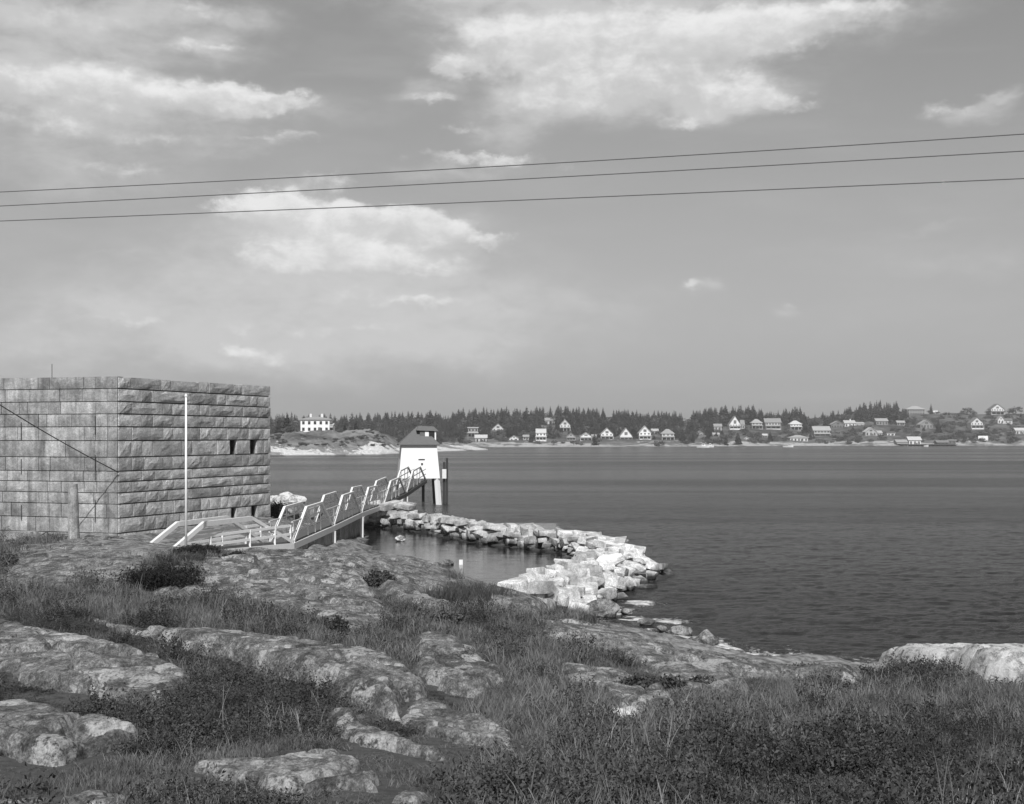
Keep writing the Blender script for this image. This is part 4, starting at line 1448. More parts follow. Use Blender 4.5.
    if not porch:
        mb = MB()
        xd = hw * 0.3
        mb.box(xd - 0.5, xd + 0.5, -0.07, 0.04, 0.0, min(2.1, wh * 0.8))
        mb.build('door', roof_mat(0.1), o)
    if wing:
        side_, wf, hf, wt, rt = wing
        ww_, wh2 = w * wf, wh * hf
        x0 = hw if side_ > 0 else -hw - ww_
        mb = MB()
        mb.box(x0 + 0.01, x0 + ww_, 0.6, dp * 0.85, -2.5, wh2)
        wg = mb.build('wing', wall_mat(wt), o)
        mb = MB()
        mb.hexa([(x0, 0.2, wh2), (x0 + ww_ + .3, 0.2, wh2), (x0 + ww_ + .3, dp * .5, wh2 + rh * .55), (x0, dp * .5, wh2 + rh * .55), (x0, 0.2, wh2 + .25), (x0 + ww_ + .3, 0.2, wh2 + .25), (x0 + ww_ + .3, dp * .5, wh2 + rh * .55 + .25), (x0, dp * .5, wh2 + rh * .55 + .25)])
        mb.hexa([(x0, dp * .5, wh2 + rh * .55), (x0 + ww_ + .3, dp * .5, wh2 + rh * .55), (x0 + ww_ + .3, dp * .9, wh2), (x0, dp * .9, wh2), (x0, dp * .5, wh2 + rh * .55 + .25), (x0 + ww_ + .3, dp * .5, wh2 + rh * .55 + .25), (x0 + ww_ + .3, dp * .9, wh2 + .25), (x0, dp * .9, wh2 + .25)])
        mb.build('wing_roof', roof_mat(rt), wg)
        for k in range(2):
            mb = MB()
            xk = x0 + ww_ * (0.28 + 0.44 * k)
            mb.box(xk - 0.45, xk + 0.45, 0.55, 0.62, wh2 * 0.35, wh2 * 0.75)
            mb.build('window', M['glass'], wg)
    return o


house('hotel', 315, 432.6, 31.5, 16, 'hip', 0.8, 0.30, 'long white two-storey hotel with two chimneys on the bare headland', d=556, chimney=2, rows=2, rhf=0.2, cat='hotel', wing=(1, 0.10, 0.55, 0.78, 0.5))
HOUSES = [
    ('cottage', 473, 437, 10, 10, 'flat', 0.30, 0.42, 'dim grey box-shaped house among the trees left of all the other cottages', dict(porch=1)),
    ('cottage', 481, 443, 12, 8, 'side', 0.50, 0.5, 'pale-roofed cottage just below the dim grey box house', {}),
    ('cottage', 498, 431.5, 12, 8, 'aframe', 0.62, 0.22, 'white-gabled cottage high in the trees above the shore', {}),
    ('cottage', 514, 441.5, 10, 6, 'front', 0.72, 0.3, 'very small white cottage low among the trees', {}),
    ('cottage', 541, 441, 11, 12, 'gambrel', 0.74, 0.5, 'tall square white cottage with a dark porch band and pale roof', dict(porch=2)),
    ('cottage', 550, 425, 10, 7, 'side', 0.55, 0.3, 'half-hidden pale house in the woods above the tall square cottage', {}),
    ('cottage', 565, 431.5, 11, 12, 'front', 0.66, 0.36, 'tall gabled pale cottage standing on the slope by the woods', dict(porch=1)),
    ('cottage', 571, 440, 9, 7, 'front', 0.38, 0.25, 'low grey gabled cottage beside the shore rocks', dict(porch=1)),
    ('cottage', 586, 440.5, 12, 8, 'front', 0.76, 0.3, 'small white cottage with two tiny gable windows and a side wing', dict(porch=1, wing=(1, 0.4, 0.9, 0.6, 0.3))),
    ('cottage', 607, 440.5, 13, 12.5, 'front', 0.78, 0.30, 'white gabled cottage, first of the row of three above the rocks', dict(porch=2)),
    ('cottage', 626, 440.5, 13, 12.5, 'aframe', 0.78, 0.26, 'steep white gabled cottage in the middle of the row of three', dict(porch=2)),
    ('cottage', 645, 440, 12.5, 14, 'front', 0.80, 0.42, 'tallest white cottage, last of the row of three', dict(porch=2, rows=1)),
    ('cottage', 668, 441, 13, 12, 'hip', 0.55, 0.30, 'grey cottage with a white dormer face right of the row of three', dict(porch=1)),
    ('cottage', 609, 418.5, 9, 6, 'side', 0.5, 0.45, 'pale roof showing through the trees above the row of three cottages', {}),
    ('cottage', 687, 419, 13, 6, 'flat', 0.42, 0.4, 'flat-roofed grey house on the skyline between dark spruces', {}),
    ('cottage', 718, 431, 8, 7, 'side', 0.45, 0.28, 'small grey house in the trees left of the ornate white house', {}),
    ('cottage', 735, 429.5, 12, 13.5, 'aframe', 0.80, 0.22, 'ornate white house with a very steep gable in front of tall spruces', dict(porch=2, wing=(1, 0.35, 0.9, 0.4, 0.25))),
    ('cottage', 757, 429, 11, 10, 'hip', 0.5, 0.36, 'broad grey house with a shaded porch right of the ornate house', dict(porch=1)),
    ('cottage', 773, 429.5, 16, 11, 'side', 0.55, 0.26, 'long dark-roofed house with a white porch', dict(porch=2)),
    ('cottage', 796, 430, 12, 9.5, 'hip', 0.74, 0.55, 'white house with a pointed pale roof below dark trees', dict(porch=1)),
    ('boathouse', 799, 442, 19, 7, 'hip', 0.72, 0.34, 'low wide white boathouse close to the water', dict(rows=1)),
    ('cottage', 822, 437.5, 17, 11, 'side', 0.42, 0.36, 'wide grey house with pale corner posts on the open slope', dict(porch=1)),
    ('cottage', 838, 429, 15, 8, 'front', 0.22, 0.30, 'dark brown house with a broad gable behind the wide grey one', {}),
    ('cottage', 850, 427.5, 11, 7, 'side', 0.8, 0.45, 'bright white house with a grey wing on the open hillside', dict(chimney=1, rows=1, wing=(1, 0.85, 0.85, 0.45, 0.4))),
    ('cottage', 882, 425.5, 12, 7, 'side', 0.34, 0.34, 'grey house at the upper edge of the open hillside', {}),
    ('cottage', 871, 436.5, 12, 9, 'front', 0.5, 0.5, 'pale gabled house in the middle of the open hillside', dict(wing=(1, 0.5, 0.7, 0.4, 0.4))),
    ('shed', 891, 436, 8, 3, 'flat', 0.8, 0.8, 'small bright white flat-roofed shed beside the pale gabled house', dict(cat='shed')),
    ('cottage', 901, 425.8, 8, 5, 'side', 0.36, 0.36, 'tiny grey house between two grey ones under the dark wood', {}),
    ('boathouse', 902, 446, 11, 6, 'side', 0.3, 0.32, 'dark open shed on the shore wharf', dict(porch=1, cat='boathouse')),
    ('boathouse', 915, 446, 13, 9, 'side', 0.76, 0.5, 'white boathouse on the shore wharf beside the dark open shed', dict(cat='boathouse')),
    ('cottage', 926.5, 429, 13, 9, 'front', 0.32, 0.34, 'grey cottage with a rounded gable above the wharf', {}),
    ('cottage', 916, 414.8, 19, 9, 'hip', 0.34, 0.34, 'large dim house with a broad roof on the hilltop', dict(rows=2)),
    ('cottage', 935.5, 413.5, 5, 4, 'side', 0.78, 0.6, 'tiny white hut on the skyline beside a lone tree', dict(cat='hut')),
    ('cottage', 977, 429, 13, 11.5, 'front', 0.80, 0.20, 'white gabled house with a deep dark porch on the right hillside', dict(porch=2)),
    ('cottage', 997.5, 414.6, 14, 10.5, 'front', 0.82, 0.16, 'white gabled house standing alone on the skyline', dict(porch=1)),
    ('cottage', 1001, 424, 7, 8, 'front', 0.8, 0.3, 'white end-gabled house with a long dark wing below the skyline house', dict(wing=(1, 1.2, 0.8, 0.5, 0.14))),
    ('cottage', 1021, 435, 11, 7, 'side', 0.62, 0.5, 'pale house cut by the right edge of the view', {}),
    ('shed', 943, 445.6, 12, 5, 'side', 0.12, 0.2, 'black shed on posts at the water beside the white boathouse', dict(cat='shed')),
    ('shed', 716, 437, 7, 4, 'side', 0.5, 0.4, 'little pale shed low on the slope left of the ornate house', dict(cat='shed')),
    ('shed', 747, 441, 5, 4, 'front', 0.7, 0.4, 'tiny white hut near the water below the long dark-roofed house', dict(cat='hut')),
    ('shed', 765, 438, 5, 4, 'side', 0.72, 0.5, 'tiny white hut on the slope under the long dark-roofed house', dict(cat='hut')),
    ('cottage', 655, 435, 7, 6, 'side', 0.6, 0.4, 'small pale cottage squeezed between the tallest white one and the grey dormer cottage', {}),
    ('cottage', 526, 440, 6, 5, 'side', 0.42, 0.3, 'small grey shed left of the tall square cottage', dict(cat='shed')),
    ('cottage', 700, 436, 7, 5, 'front', 0.4, 0.25, 'small dim cottage among the dark spruces above the boats', {}),
    ('shed', 952, 444.8, 8, 5, 'flat', 0.16, 0.5, 'low dark shed with a pale roof by the wharf', dict(cat='shed')),
]
HB = []
for (nm, px, yb, wp, hp, st, wl, rf_, lab, kw) in HOUSES:
    house(nm, px, yb, wp, hp, st, wl * (0.92 if px < 740 else 0.8), rf_, lab, **kw)
    HB.append((px, yb, wp))

# white sign board and boats
x, y, z = (float(v) for v in far_pt(983, far_t(983, 442)))
t = MB()
s = y / F
t.box(x - 4.9 * s, x + 4.9 * s, y - 0.15, y + 0.15, z + 1.0, z + 6.2 * s)
sb = t.build('sign_board', M['white'])
tag(sb, 'blank bright white rectangular board on the right shore', 'sign board')
t = MB()
for k in (-3, 3): t.box(x + k * s - 0.15, x + k * s + 0.15, y + 0.16, y + 0.4, z - 1.5, z + 5 * s)
t.build('support', M['deck'], sb)


def boat(px, py, lp, lab, cabin=True):
    d = EYE * F / (py - HY)
    s = d / F
    L = lp * s
    o = empty('motor_boat', ((px - CX) * s, d, 0))
    tag(o, lab, 'boat', 'boats moored off the far shore')
    vs = []
    n = 9
    for i in range(n):
        u = i / (n - 1)
        w = 1.1 * (1 - max(0, (u - 0.45) / 0.55) ** 2) + 0.02
        sh_ = 0.9 + 0.5 * u * u
        xx = (u - 0.5) * L
        vs += [(xx, -w, sh_), (xx * 0.94, -w * 0.5, -0.3), (xx * 0.94, w * 0.5, -0.3), (xx, w, sh_)]
    fs = []
    for i in range(n - 1):
        for k in range(3):
            fs.append((4 * i + k, 4 * i + k + 1, 4 * i + k + 5, 4 * i + k + 4))
        fs.append((4 * i + 3, 4 * i, 4 * i + 4, 4 * i + 7))
    fs += [(0, 1, 2, 3), (4 * n - 1, 4 * n - 2, 4 * n - 3, 4 * n - 4)]
    MB().add(vs, fs).build('hull', M['white'], o)
    if cabin:
        MB().hexa([(-0.1 * L, -0.8, 0.9), (0.2 * L, -0.7, 0.9), (0.2 * L, 0.7, 0.9), (-0.1 * L, 0.8, 0.9), (-0.1 * L, -0.7, 2.3), (0.13 * L, -0.6, 2.3), (0.13 * L, 0.6, 2.3), (-0.1 * L, 0.7, 2.3)]).build('cabin', M['white'], o)
        MB().box(-0.08 * L, 0.10 * L, -0.83, 0.83, 1.5, 2.0).build('window', M['glass'], o)


boat(703, 447.6, 13, 'white cabin boat moored off the dark spruces')
boat(710, 447.2, 8, 'small white boat just behind the cabin boat')
boat(788, 447.2, 11, 'low open white boat before the wide white boathouse', False)
boat(926, 446.8, 5, 'small white dinghy beside the wharf', False)

# wharf under the sheds
t = MB()
x0, y0, z0 = (float(v) for v in far_pt(898, 0.02))
x1, y1, z1 = (float(v) for v in far_pt(955, 0.02))
t.hexa([(x0, y0 - 6, 1.0), (x1, y1 - 6, 1.0), (x1, y1 + 4, 1.0), (x0, y0 + 4, 1.0), (x0, y0 - 6, 1.4), (x1, y1 - 6, 1.4), (x1, y1 + 4, 1.4), (x0, y0 + 4, 1.4)])
wf = t.build('wharf', M['deck'])
tag(wf, 'timber wharf on dark posts below the boathouses', 'wharf')
for k in range(12):
    t = MB()
    xx, yy_ = x0 + (x1 - x0) * (k + 0.3) / 12, y0 + (y1 - y0) * (k + 0.3) / 12 - 5.7
    t.box(xx - 0.25, xx + 0.25, yy_, yy_ + 0.5, -1.5, 0.998)
    t.build('post', M['pile'], wf)

# ------------------------------------------------------------------ trees of the far shore
m, g = new_mat('spruce_foliage')
c = g.m('MULTIPLY', g.mix(g.noise(pos(g), 0.5, 4.0, 0.7), 0.022, 0.06), g.m('ADD', 0.65, g.m('MULTIPLY', objrand(g), 0.7)))
finish(g, c, 0.9, spec=0.1)
M['spruce'] = m
m, g = new_mat('broadleaf_foliage')
c = g.m('MULTIPLY', g.mix(g.noise(pos(g), 0.4, 4.0, 0.7), 0.045, 0.12), g.m('ADD', 0.65, g.m('MULTIPLY', objrand(g), 0.7)))
finish(g, c, 0.9, spec=0.1)
M['leaf'] = m
M['bark'] = plain('bark', 0.07, 0.2)


def spruce_mesh(seed):
    """unit tall spruce: trunk and whorls of drooping ragged boughs"""
    r = random.Random(seed)
    mb = MB()
    mb.tube([(0, 0, -0.05), (0.004, 0, 0.5), (0, 0, 0.96)], 0.018, 5, 0.003)
    nt = len(mb.f)
    wd = r.uniform(0.17, 0.25)
    n = 15
    for k in range(n):
        u = k / (n - 1)
        z = 0.10 + 0.86 * u
        rad = wd * (1 - u) ** 0.8 * r.uniform(0.75, 1.1) + 0.012
        m_ = 8 if u < 0.7 else 5
        a0 = r.random() * 6.28
        for j in range(m_):
            if r.random() < 0.1: continue
            a = a0 + 6.283 * j / m_ + r.uniform(-0.25, 0.25)
            rr_ = rad * r.uniform(0.7, 1.2)
            ca, sa = math.cos(a), math.sin(a)
            wj = rr_ * 0.5 + 0.01
            dr = rr_ * r.uniform(0.15, 0.55)
            mb.add([(0, 0, z + 0.03), (ca * rr_ * 0.6 - sa * wj * 0.7, sa * rr_ * 0.6 + ca * wj * 0.7, z - dr * 0.3), (ca * rr_, sa * rr_, z - dr), (ca * rr_ * 0.6 + sa * wj * 0.7, sa * rr_ * 0.6 - ca * wj * 0.7, z - dr * 0.35), (ca * rr_ * 0.5, sa * rr_ * 0.5, z - dr * 0.9 - 0.02)], [(0, 1, 2), (0, 2, 3), (1, 4, 2), (2, 4, 3)])
    me = bpy.data.meshes.new('spruce_tree')
    me.from_pydata(mb.v, [], mb.f)
    me.materials.append(M['bark'])
    me.materials.append(M['spruce'])
    for i, p_ in enumerate(me.polygons): p_.material_index = 0 if i < nt else 1
    me.update()
    return me


def leafy_mesh(seed, n=260, tall=0.75):
    """unit broadleaf tree or bush: forked trunk, leaf sprays in uneven clumps"""
    r = random.Random(seed)
    mb = MB()
    mb.tube([(0, 0, -0.05), (0.01, 0, 0.25), (0.02, 0.01, 0.5)], 0.03, 5, 0.012)
    for k in range(3):
        a = 2.1 * k + r.random()
        mb.tube([(0.01, 0, 0.25), (0.2 * math.cos(a), 0.2 * math.sin(a), 0.6)], 0.014, 4, 0.005)
    nt = len(mb.f)
    cl_ = [(r.uniform(-0.28, 0.28), r.uniform(-0.28, 0.28), r.uniform(0.35, 0.85) * tall + 0.1, r.uniform(0.13, 0.24)) for _ in range(9)]
    for k in range(n):
        cx, cy, cz, cr = r.choice(cl_)
        v = Vector((r.gauss(0, 1), r.gauss(0, 1), r.gauss(0, 0.8))).normalized() * cr * r.uniform(0.6, 1.05)
        c_ = Vector((cx, cy, cz)) + v
        a = Vector((r.gauss(0, 1), r.gauss(0, 1), r.gauss(0, 1))).normalized() * 0.05
        b = a.cross(Vector((r.gauss(0, 1), r.gauss(0, 1), r.gauss(0, 1)))).normalized() * 0.04
        mb.add([c_ - a, c_ + b, c_ + a, c_ - b], [(0, 1, 2, 3)])
    me = bpy.data.meshes.new('leafy_tree')
    me.from_pydata(mb.v, [], mb.f)
    me.materials.append(M['bark'])
    me.materials.append(M['leaf'])
    for i, p_ in enumerate(me.polygons): p_.material_index = 0 if i < nt else 1
    me.update()
    return me


SPR = [spruce_mesh(i) for i in range(8)]
LEA = [leafy_mesh(50 + i) for i in range(6)]


def scatter(name, locs, rots, scl, ids_, meshes, label, parent=None):
    """one object that stands a choice of meshes on many points (geometry nodes)"""
    me = bpy.data.meshes.new(name)
    locs = np.asarray(locs, np.float32)
    me.vertices.add(len(locs))
    me.vertices.foreach_set('co', locs.ravel())
    for nm, typ, arr, key in (('rot', 'FLOAT_VECTOR', np.asarray(rots, np.float32), 'vector'), ('scl', 'FLOAT_VECTOR', np.asarray(scl, np.float32), 'vector'), ('pick', 'INT', np.asarray(ids_, np.int32), 'value')):
        at_ = me.attributes.new(nm, typ, 'POINT')
        at_.data.foreach_set(key, arr.ravel())
    me.update()
    for mt in meshes[0].materials: me.materials.append(mt)
    o = bpy.data.objects.new(name, me)
    COL.objects.link(o)
    ng = bpy.data.node_groups.new(name, 'GeometryNodeTree')
    ng.interface.new_socket('Geometry', in_out='INPUT', socket_type='NodeSocketGeometry')
    ng.interface.new_socket('Geometry', in_out='OUTPUT', socket_type='NodeSocketGeometry')
    gi, go = ng.nodes.new('NodeGroupInput'), ng.nodes.new('NodeGroupOutput')
    jn = ng.nodes.new('GeometryNodeJoinGeometry')
    for k, mm in enumerate(reversed(meshes)):      # the first link made ends up last
        tob = bpy.data.objects.new(mm.name, mm)
        oi = ng.nodes.new('GeometryNodeObjectInfo')
        oi.inputs['Object'].default_value = tob
        oi.inputs['As Instance'].default_value = True
        ng.links.new(oi.outputs['Geometry'], jn.inputs[0])
    ip = ng.nodes.new('GeometryNodeInstanceOnPoints')
    ip.inputs['Pick Instance'].default_value = True
    ng.links.new(gi.outputs[0], ip.inputs['Points'])
    ng.links.new(jn.outputs[0], ip.inputs['Instance'])
    for nm, typ, sock in (('rot', 'FLOAT_VECTOR', 'Rotation'), ('scl', 'FLOAT_VECTOR', 'Scale'), ('pick', 'INT', 'Instance Index')):
        na = ng.nodes.new('GeometryNodeInputNamedAttribute')
        na.data_type = typ
        na.inputs[0].default_value = nm
        ng.links.new(na.outputs[0], ip.inputs[sock])
    ng.links.new(ip.outputs[0], go.inputs[0])
    md = o.modifiers.new('scatter', 'NODES')
    md.node_group = ng
    tag(o, label, kind='stuff')
    return o


# where the wood stands: tree-top line by column, trees thin out towards the right
TOPY = [(150, 416), (270, 415), (283, 412), (300, 415), (400, 412), (430, 410), (445, 414), (465, 408), (520, 407.5), (560, 405), (578, 407), (600, 408), (640, 410), (680, 411.5), (700, 409), (727, 404.5), (752, 404.5), (765, 411), (785, 408), (800, 407), (806, 413), (818, 412), (840, 408), (858, 404), (872, 399.5), (888, 401), (900, 402), (906, 409), (1024, 409)]
r = random.Random(3)
trees = []          # (px, t, height px, broadleaf)


def blocked(px, y, hp_):
    for (hx, hy_, hw_) in HB:
        if abs(px - hx) < hw_ / 2 + (2.0 if hy_ > 420 else -1.5) and -1.5 < y - hy_ < hp_ + 1:
            return True
    return False


for k in range(3400):
    px = r.uniform(150, 1100)
    t_ = r.random() ** 0.8
    yw_, yc_ = float(interp(YW, px)), float(interp(YC, px))
    y = yw_ + (yc_ - yw_) * t_
    if px < 815:
        dens = 1.0 if px < 720 else 0.5
        if px < 430: dens = 1.0 if t_ > 0.3 else 0.0
        elif 430 <= px < 470: dens = 1.0 if t_ > 0.12 else 0.0
        elif px < 720:
            if t_ < 0.28: dens = 0.12
        else:
            dens = 0.9 if t_ > 0.72 else 0.10
        if 675 < px < 722: dens = 1.0 if t_ > 0.13 else 0.1
    elif px < 908:
        dens = 1.0 if t_ > 0.74 else 0.04
        if px < 832: dens = 0.7 if t_ > 0.72 else 0.04
    else:
        dens = 0.03
    if r.random() > dens: continue
    hp_ = r.uniform(9, 15)
    # keep the skyline of the photograph
    ty = float(interp(TOPY, px)) + r.triangular(-2.0, 7.0, 1.0)
    if t_ > 0.72:
        hp_ = max(5, min(22, y - ty))
    hp_ = min(hp_, max(4, y - ty))
    broad = r.random() < (0.24 if px < 760 else 0.35)
    if broad: hp_ *= 0.7
    if blocked(px, y, hp_ * 0.85):
        if r.random() > 0.16: continue
        hp_ = min(hp_, 6.5)
    trees.append((px, t_, hp_, broad))
for px, hp_ in ((912, 4), (931, 11), (967, 8), (1009, 8), (1016, 9)):
    trees.append((px, 0.995, hp_, px > 960))
trees.sort(key=lambda a_: a_[1])
near_spruce = [t_ for t_ in trees]
tall = sorted(range(len(trees)), key=lambda i: (trees[i][1] > 0.93 and trees[i][2] > 9, 1 - trees[i][1]), reverse=True)[:290]
tall = set(tall)
protos = {}
rest = ([], [], [], [])
for i, (px, t_, hp_, broad) in enumerate(trees):
    x, y, z = (float(v) for v in far_pt(px, t_))
    z -= 1.0
    h = hp_ * y / F * 1.08
    wx = h * r.uniform(1.05, 1.75) * (1.25 if hp_ < 9 else 1.0)
    rz_ = r.random() * 6.28
    k = r.randrange(6)
    if i in tall:
        me = LEA[k] if broad else SPR[k]
        o = bpy.data.objects.new('broadleaf_tree' if broad else 'spruce_tree', me)
        o.location = (x, y, z)
        o.rotation_euler = (0, 0, rz_)
        o.scale = (wx, wx, h)
        COL.objects.link(o)
        where = 'behind the hotel headland' if px < 395 else 'in the wood between the bell tower and the row of three cottages' if px < 600 else 'in the dense wood right of the row of three cottages' if px < 720 else 'round the ornate white house' if px < 815 else 'in the dark wood on the open right hill' if px < 908 else 'standing out on the bare right skyline'
        if broad: tag(o, 'rounded leafy tree ' + where, 'tree', 'leafy trees on the far shore')
        else: tag(o, 'dark pointed spruce ' + where, 'tree', 'spruces on the far shore')
    else:
        rest[0].append((x, y, z)); rest[1].append((0, 0, rz_)); rest[2].append((wx, wx, h)); rest[3].append(k + (8 if broad else 0))
wood = scatter('far_woods', rest[0], rest[1], rest[2], rest[3], SPR + LEA, 'dense dark spruce wood covering the far hillside')
# shrubs of the open far slopes
bl = ([], [], [], [])
for k in range(1500):
    px = r.uniform(440, 1100)
    t_ = r.uniform(0.05, 1.0)
    yw_, yc_ = float(interp(YW, px)), float(interp(YC, px))
    y = yw_ + (yc_ - yw_) * t_
    d_ = 0.25 if px < 720 else 0.55
    if px > 930 and t_ > 0.6: d_ = 1.0
    if vnoise(np.array([px * 0.05]), np.array([t_ * 4]), 4)[0] > d_ + 0.12: continue
    if blocked(px, y, 4.5): continue
    x, yy_, z = (float(v) for v in far_pt(px, t_))
    h = r.uniform(2.2, 5.0)
    bl[0].append((x, yy_, z - 0.5)); bl[1].append((0, 0, r.random() * 6.28)); bl[2].append((h * 1.7, h * 1.7, h)); bl[3].append(r.randrange(6))
for k in range(420):
    i_, j_ = r.randrange(6, 36), r.randrange(10, 200)
    x, yy_, z = (float(HXYZ[q_][i_, j_]) for q_ in range(3))
    if z < 3.0 or vnoise(np.array([x * 0.09]), np.array([yy_ * 0.12]), 44)[0] < 0.5: continue
    h = r.uniform(0.6, 1.7)
    bl[0].append((x, yy_, z - 0.3)); bl[1].append((0, 0, r.random() * 6.28)); bl[2].append((h * 2.2, h * 2.2, h)); bl[3].append(r.randrange(6))
scatter('hillside_shrubbery', bl[0], bl[1], bl[2], bl[3], LEA, 'scrub and bushes growing between the far cottages')
# trees and bushes by the hotel
for (px, y, hp_, br_, lab) in [(287, 433.5, 22, False, 'tall dark spruce just left of the white hotel'), (279, 434, 18, False, 'dark spruce beside the fort wall end, left of the hotel'), (293, 434, 9, True, 'rounded bush against the left end of the hotel'), (283, 436, 9, True, 'leafy bush below the spruces left of the hotel'), (345, 433.5, 12, False, 'spruce just right of the white hotel'), (356, 433, 13, False, 'second spruce to the right of the white hotel')]:
    d = 575.0 if not br_ else 548.0
    p0 = P(px, y, d)
    h = hp_ * d / F
    o = bpy.data.objects.new('leafy_bush' if br_ else 'spruce_tree', (LEA if br_ else SPR)[int(px) % 6])
    o.location = p0
    o.scale = (h * (1.6 if br_ else 1.3), h * (1.6 if br_ else 1.3), h)
    COL.objects.link(o)
    tag(o, lab, 'bush' if br_ else 'tree', 'trees round the hotel')
    tr_ = o

# ------------------------------------------------------------------ plants of the foreground
def blade_mat(name, lo, hi, rand=0.3, scale=0.5):
    m, g = new_mat(name)
    c = g.mix(g.noise(pos(g), scale, 4.0, 0.6), lo, hi)
    c = g.m('MULTIPLY', c, g.m('ADD', 1 - rand, g.m('MULTIPLY', objrand(g), 2 * rand)))
    b = g.n('ShaderNodeBsdfPrincipled')
    g.put(b.inputs['Base Color'], c)
    b.inputs['Roughness'].default_value = 0.7
    b.inputs['Specular IOR Level'].default_value = 0.25
    tr_ = g.n('ShaderNodeBsdfTranslucent')
    g.put(tr_.inputs['Color'], c)
    mx = g.n('ShaderNodeMixShader')
    mx.inputs[0].default_value = 0.12
    g.put(mx.inputs[1], b.outputs[0])
    g.put(mx.inputs[2], tr_.outputs[0])
    o = g.n('ShaderNodeOutputMaterial')
    g.put(o.inputs['Surface'], mx.outputs[0])
    return m


M['grass'] = blade_mat('grass_blades', 0.075, 0.22, 0.4, 1.1)
M['turf'] = blade_mat('turf_blades', 0.035, 0.13, 0.5, 1.6)
M['straw'] = blade_mat('dry_grass_stalks', 0.2, 0.36)
M['heath'] = blade_mat('heath_leaves', 0.016, 0.105, 0.55, 1.8)
M['rush'] = blade_mat('rush_blades', 0.05, 0.11)
M['juniper'] = blade_mat('juniper_needles', 0.016, 0.045, 0.3)


def tuft_mesh(seed, n, hmin, hmax, spread, mat, width=0.006, lean=0.5):
    r = np.random.default_rng(seed)
    vs, fs = [], []
    for k in range(n):
        a, rad = r.random() * 6.283, spread * math.sqrt(r.random())
        bx, by = math.cos(a) * rad, math.sin(a) * rad
        h = r.uniform(hmin, hmax)
        la = r.random() * 6.283
        ln = h * lean * r.uniform(0.2, 1.0)
        lx, ly = math.cos(la) * ln, math.sin(la) * ln
        wa = r.random() * 3.14
        wx, wy = math.cos(wa) * width, math.sin(wa) * width
        b0 = len(vs)
        for (u, w) in ((0, 1.0), (0.4, 0.9), (0.75, 0.6)):
            cx, cy, cz = bx + lx * u * u, by + ly * u * u, h * (u - 0.12 * u * u * lean)
            vs += [(cx - wx * w, cy - wy * w, cz), (cx + wx * w, cy + wy * w, cz)]
        vs.append((bx + lx, by + ly, h * (1 - 0.12 * lean)))
        fs += [(b0, b0 + 1, b0 + 3), (b0, b0 + 3, b0 + 2), (b0 + 2, b0 + 3, b0 + 5), (b0 + 2, b0 + 5, b0 + 4), (b0 + 4, b0 + 5, b0 + 6)]
    me = mesh_np('grass_tuft', np.array(vs), np.array(fs))
    me.materials.append(mat)
    return me


def clump_mesh(seed, n, rad, h, leaf, mat, needle=False):
    r = np.random.default_rng(seed)
    vs, fs = [], []
    stems = [(r.normal() * rad * 0.55, r.normal() * rad * 0.55, h * r.uniform(0.5, 1.0)) for _ in range(12)]
    for k in range(n):
        sx, sy, sh_ = stems[r.integers(len(stems))]
        u = r.random() ** 0.6
        c = np.array([sx * (0.5 + 0.5 * u), sy * (0.5 + 0.5 * u), sh_ * u + 0.01]) + r.normal(size=3) * leaf * 1.2
        a = r.normal(size=3)
        a[2] += 0.8 if needle else 0.0
        a /= np.linalg.norm(a)
        b = np.cross(a, r.normal(size=3))
        b /= np.linalg.norm(b) + 1e-9
        a *= leaf * r.uniform(0.7, 1.3) * (1.6 if needle else 1.0)
        b *= leaf * (0.22 if needle else 0.5)
        b0 = len(vs)
        vs += [c - a, c + b, c + a, c - b]
        fs.append((b0, b0 + 1, b0 + 2, b0 + 3))
    me = mesh_np('heath_clump', np.array(vs), np.array(fs))
    me.materials.append(mat)
    return me


# candidates over the turf
N = 240000
cd = np.sqrt(RNG.uniform(7.5 ** 2, 62 ** 2, N))
cp = RNG.uniform(-520, 1540, N)
cxx = (cp - CX) / F * cd
h = ground_h(cxx, cd)
sd = ledge_sd(cxx, cd)
py = HY + (EYE - h) * F / cd
ok = (sd < -0.10) & (h > 0.9) & ~((cp > 600) & (cd > 31.0 + 2.0 * fbm(cxx * 0.5, cd * 0.5, 2, 7)))
far_zone = cd > 44
ok &= ~far_zone | (RNG.random(N) < 0.25)
# the bare rock between the domes and the bridge carries little
ok &= ~((cd > 47) & (cp < 420) & (RNG.random(N) < 0.85))
ok &= ~((np.abs(cp - 160) < 42) & (py > 566) & (py < 596))
cxx, cd, h, cp, py, sd = (a_[ok] for a_ in (cxx, cd, h, cp, py, sd))
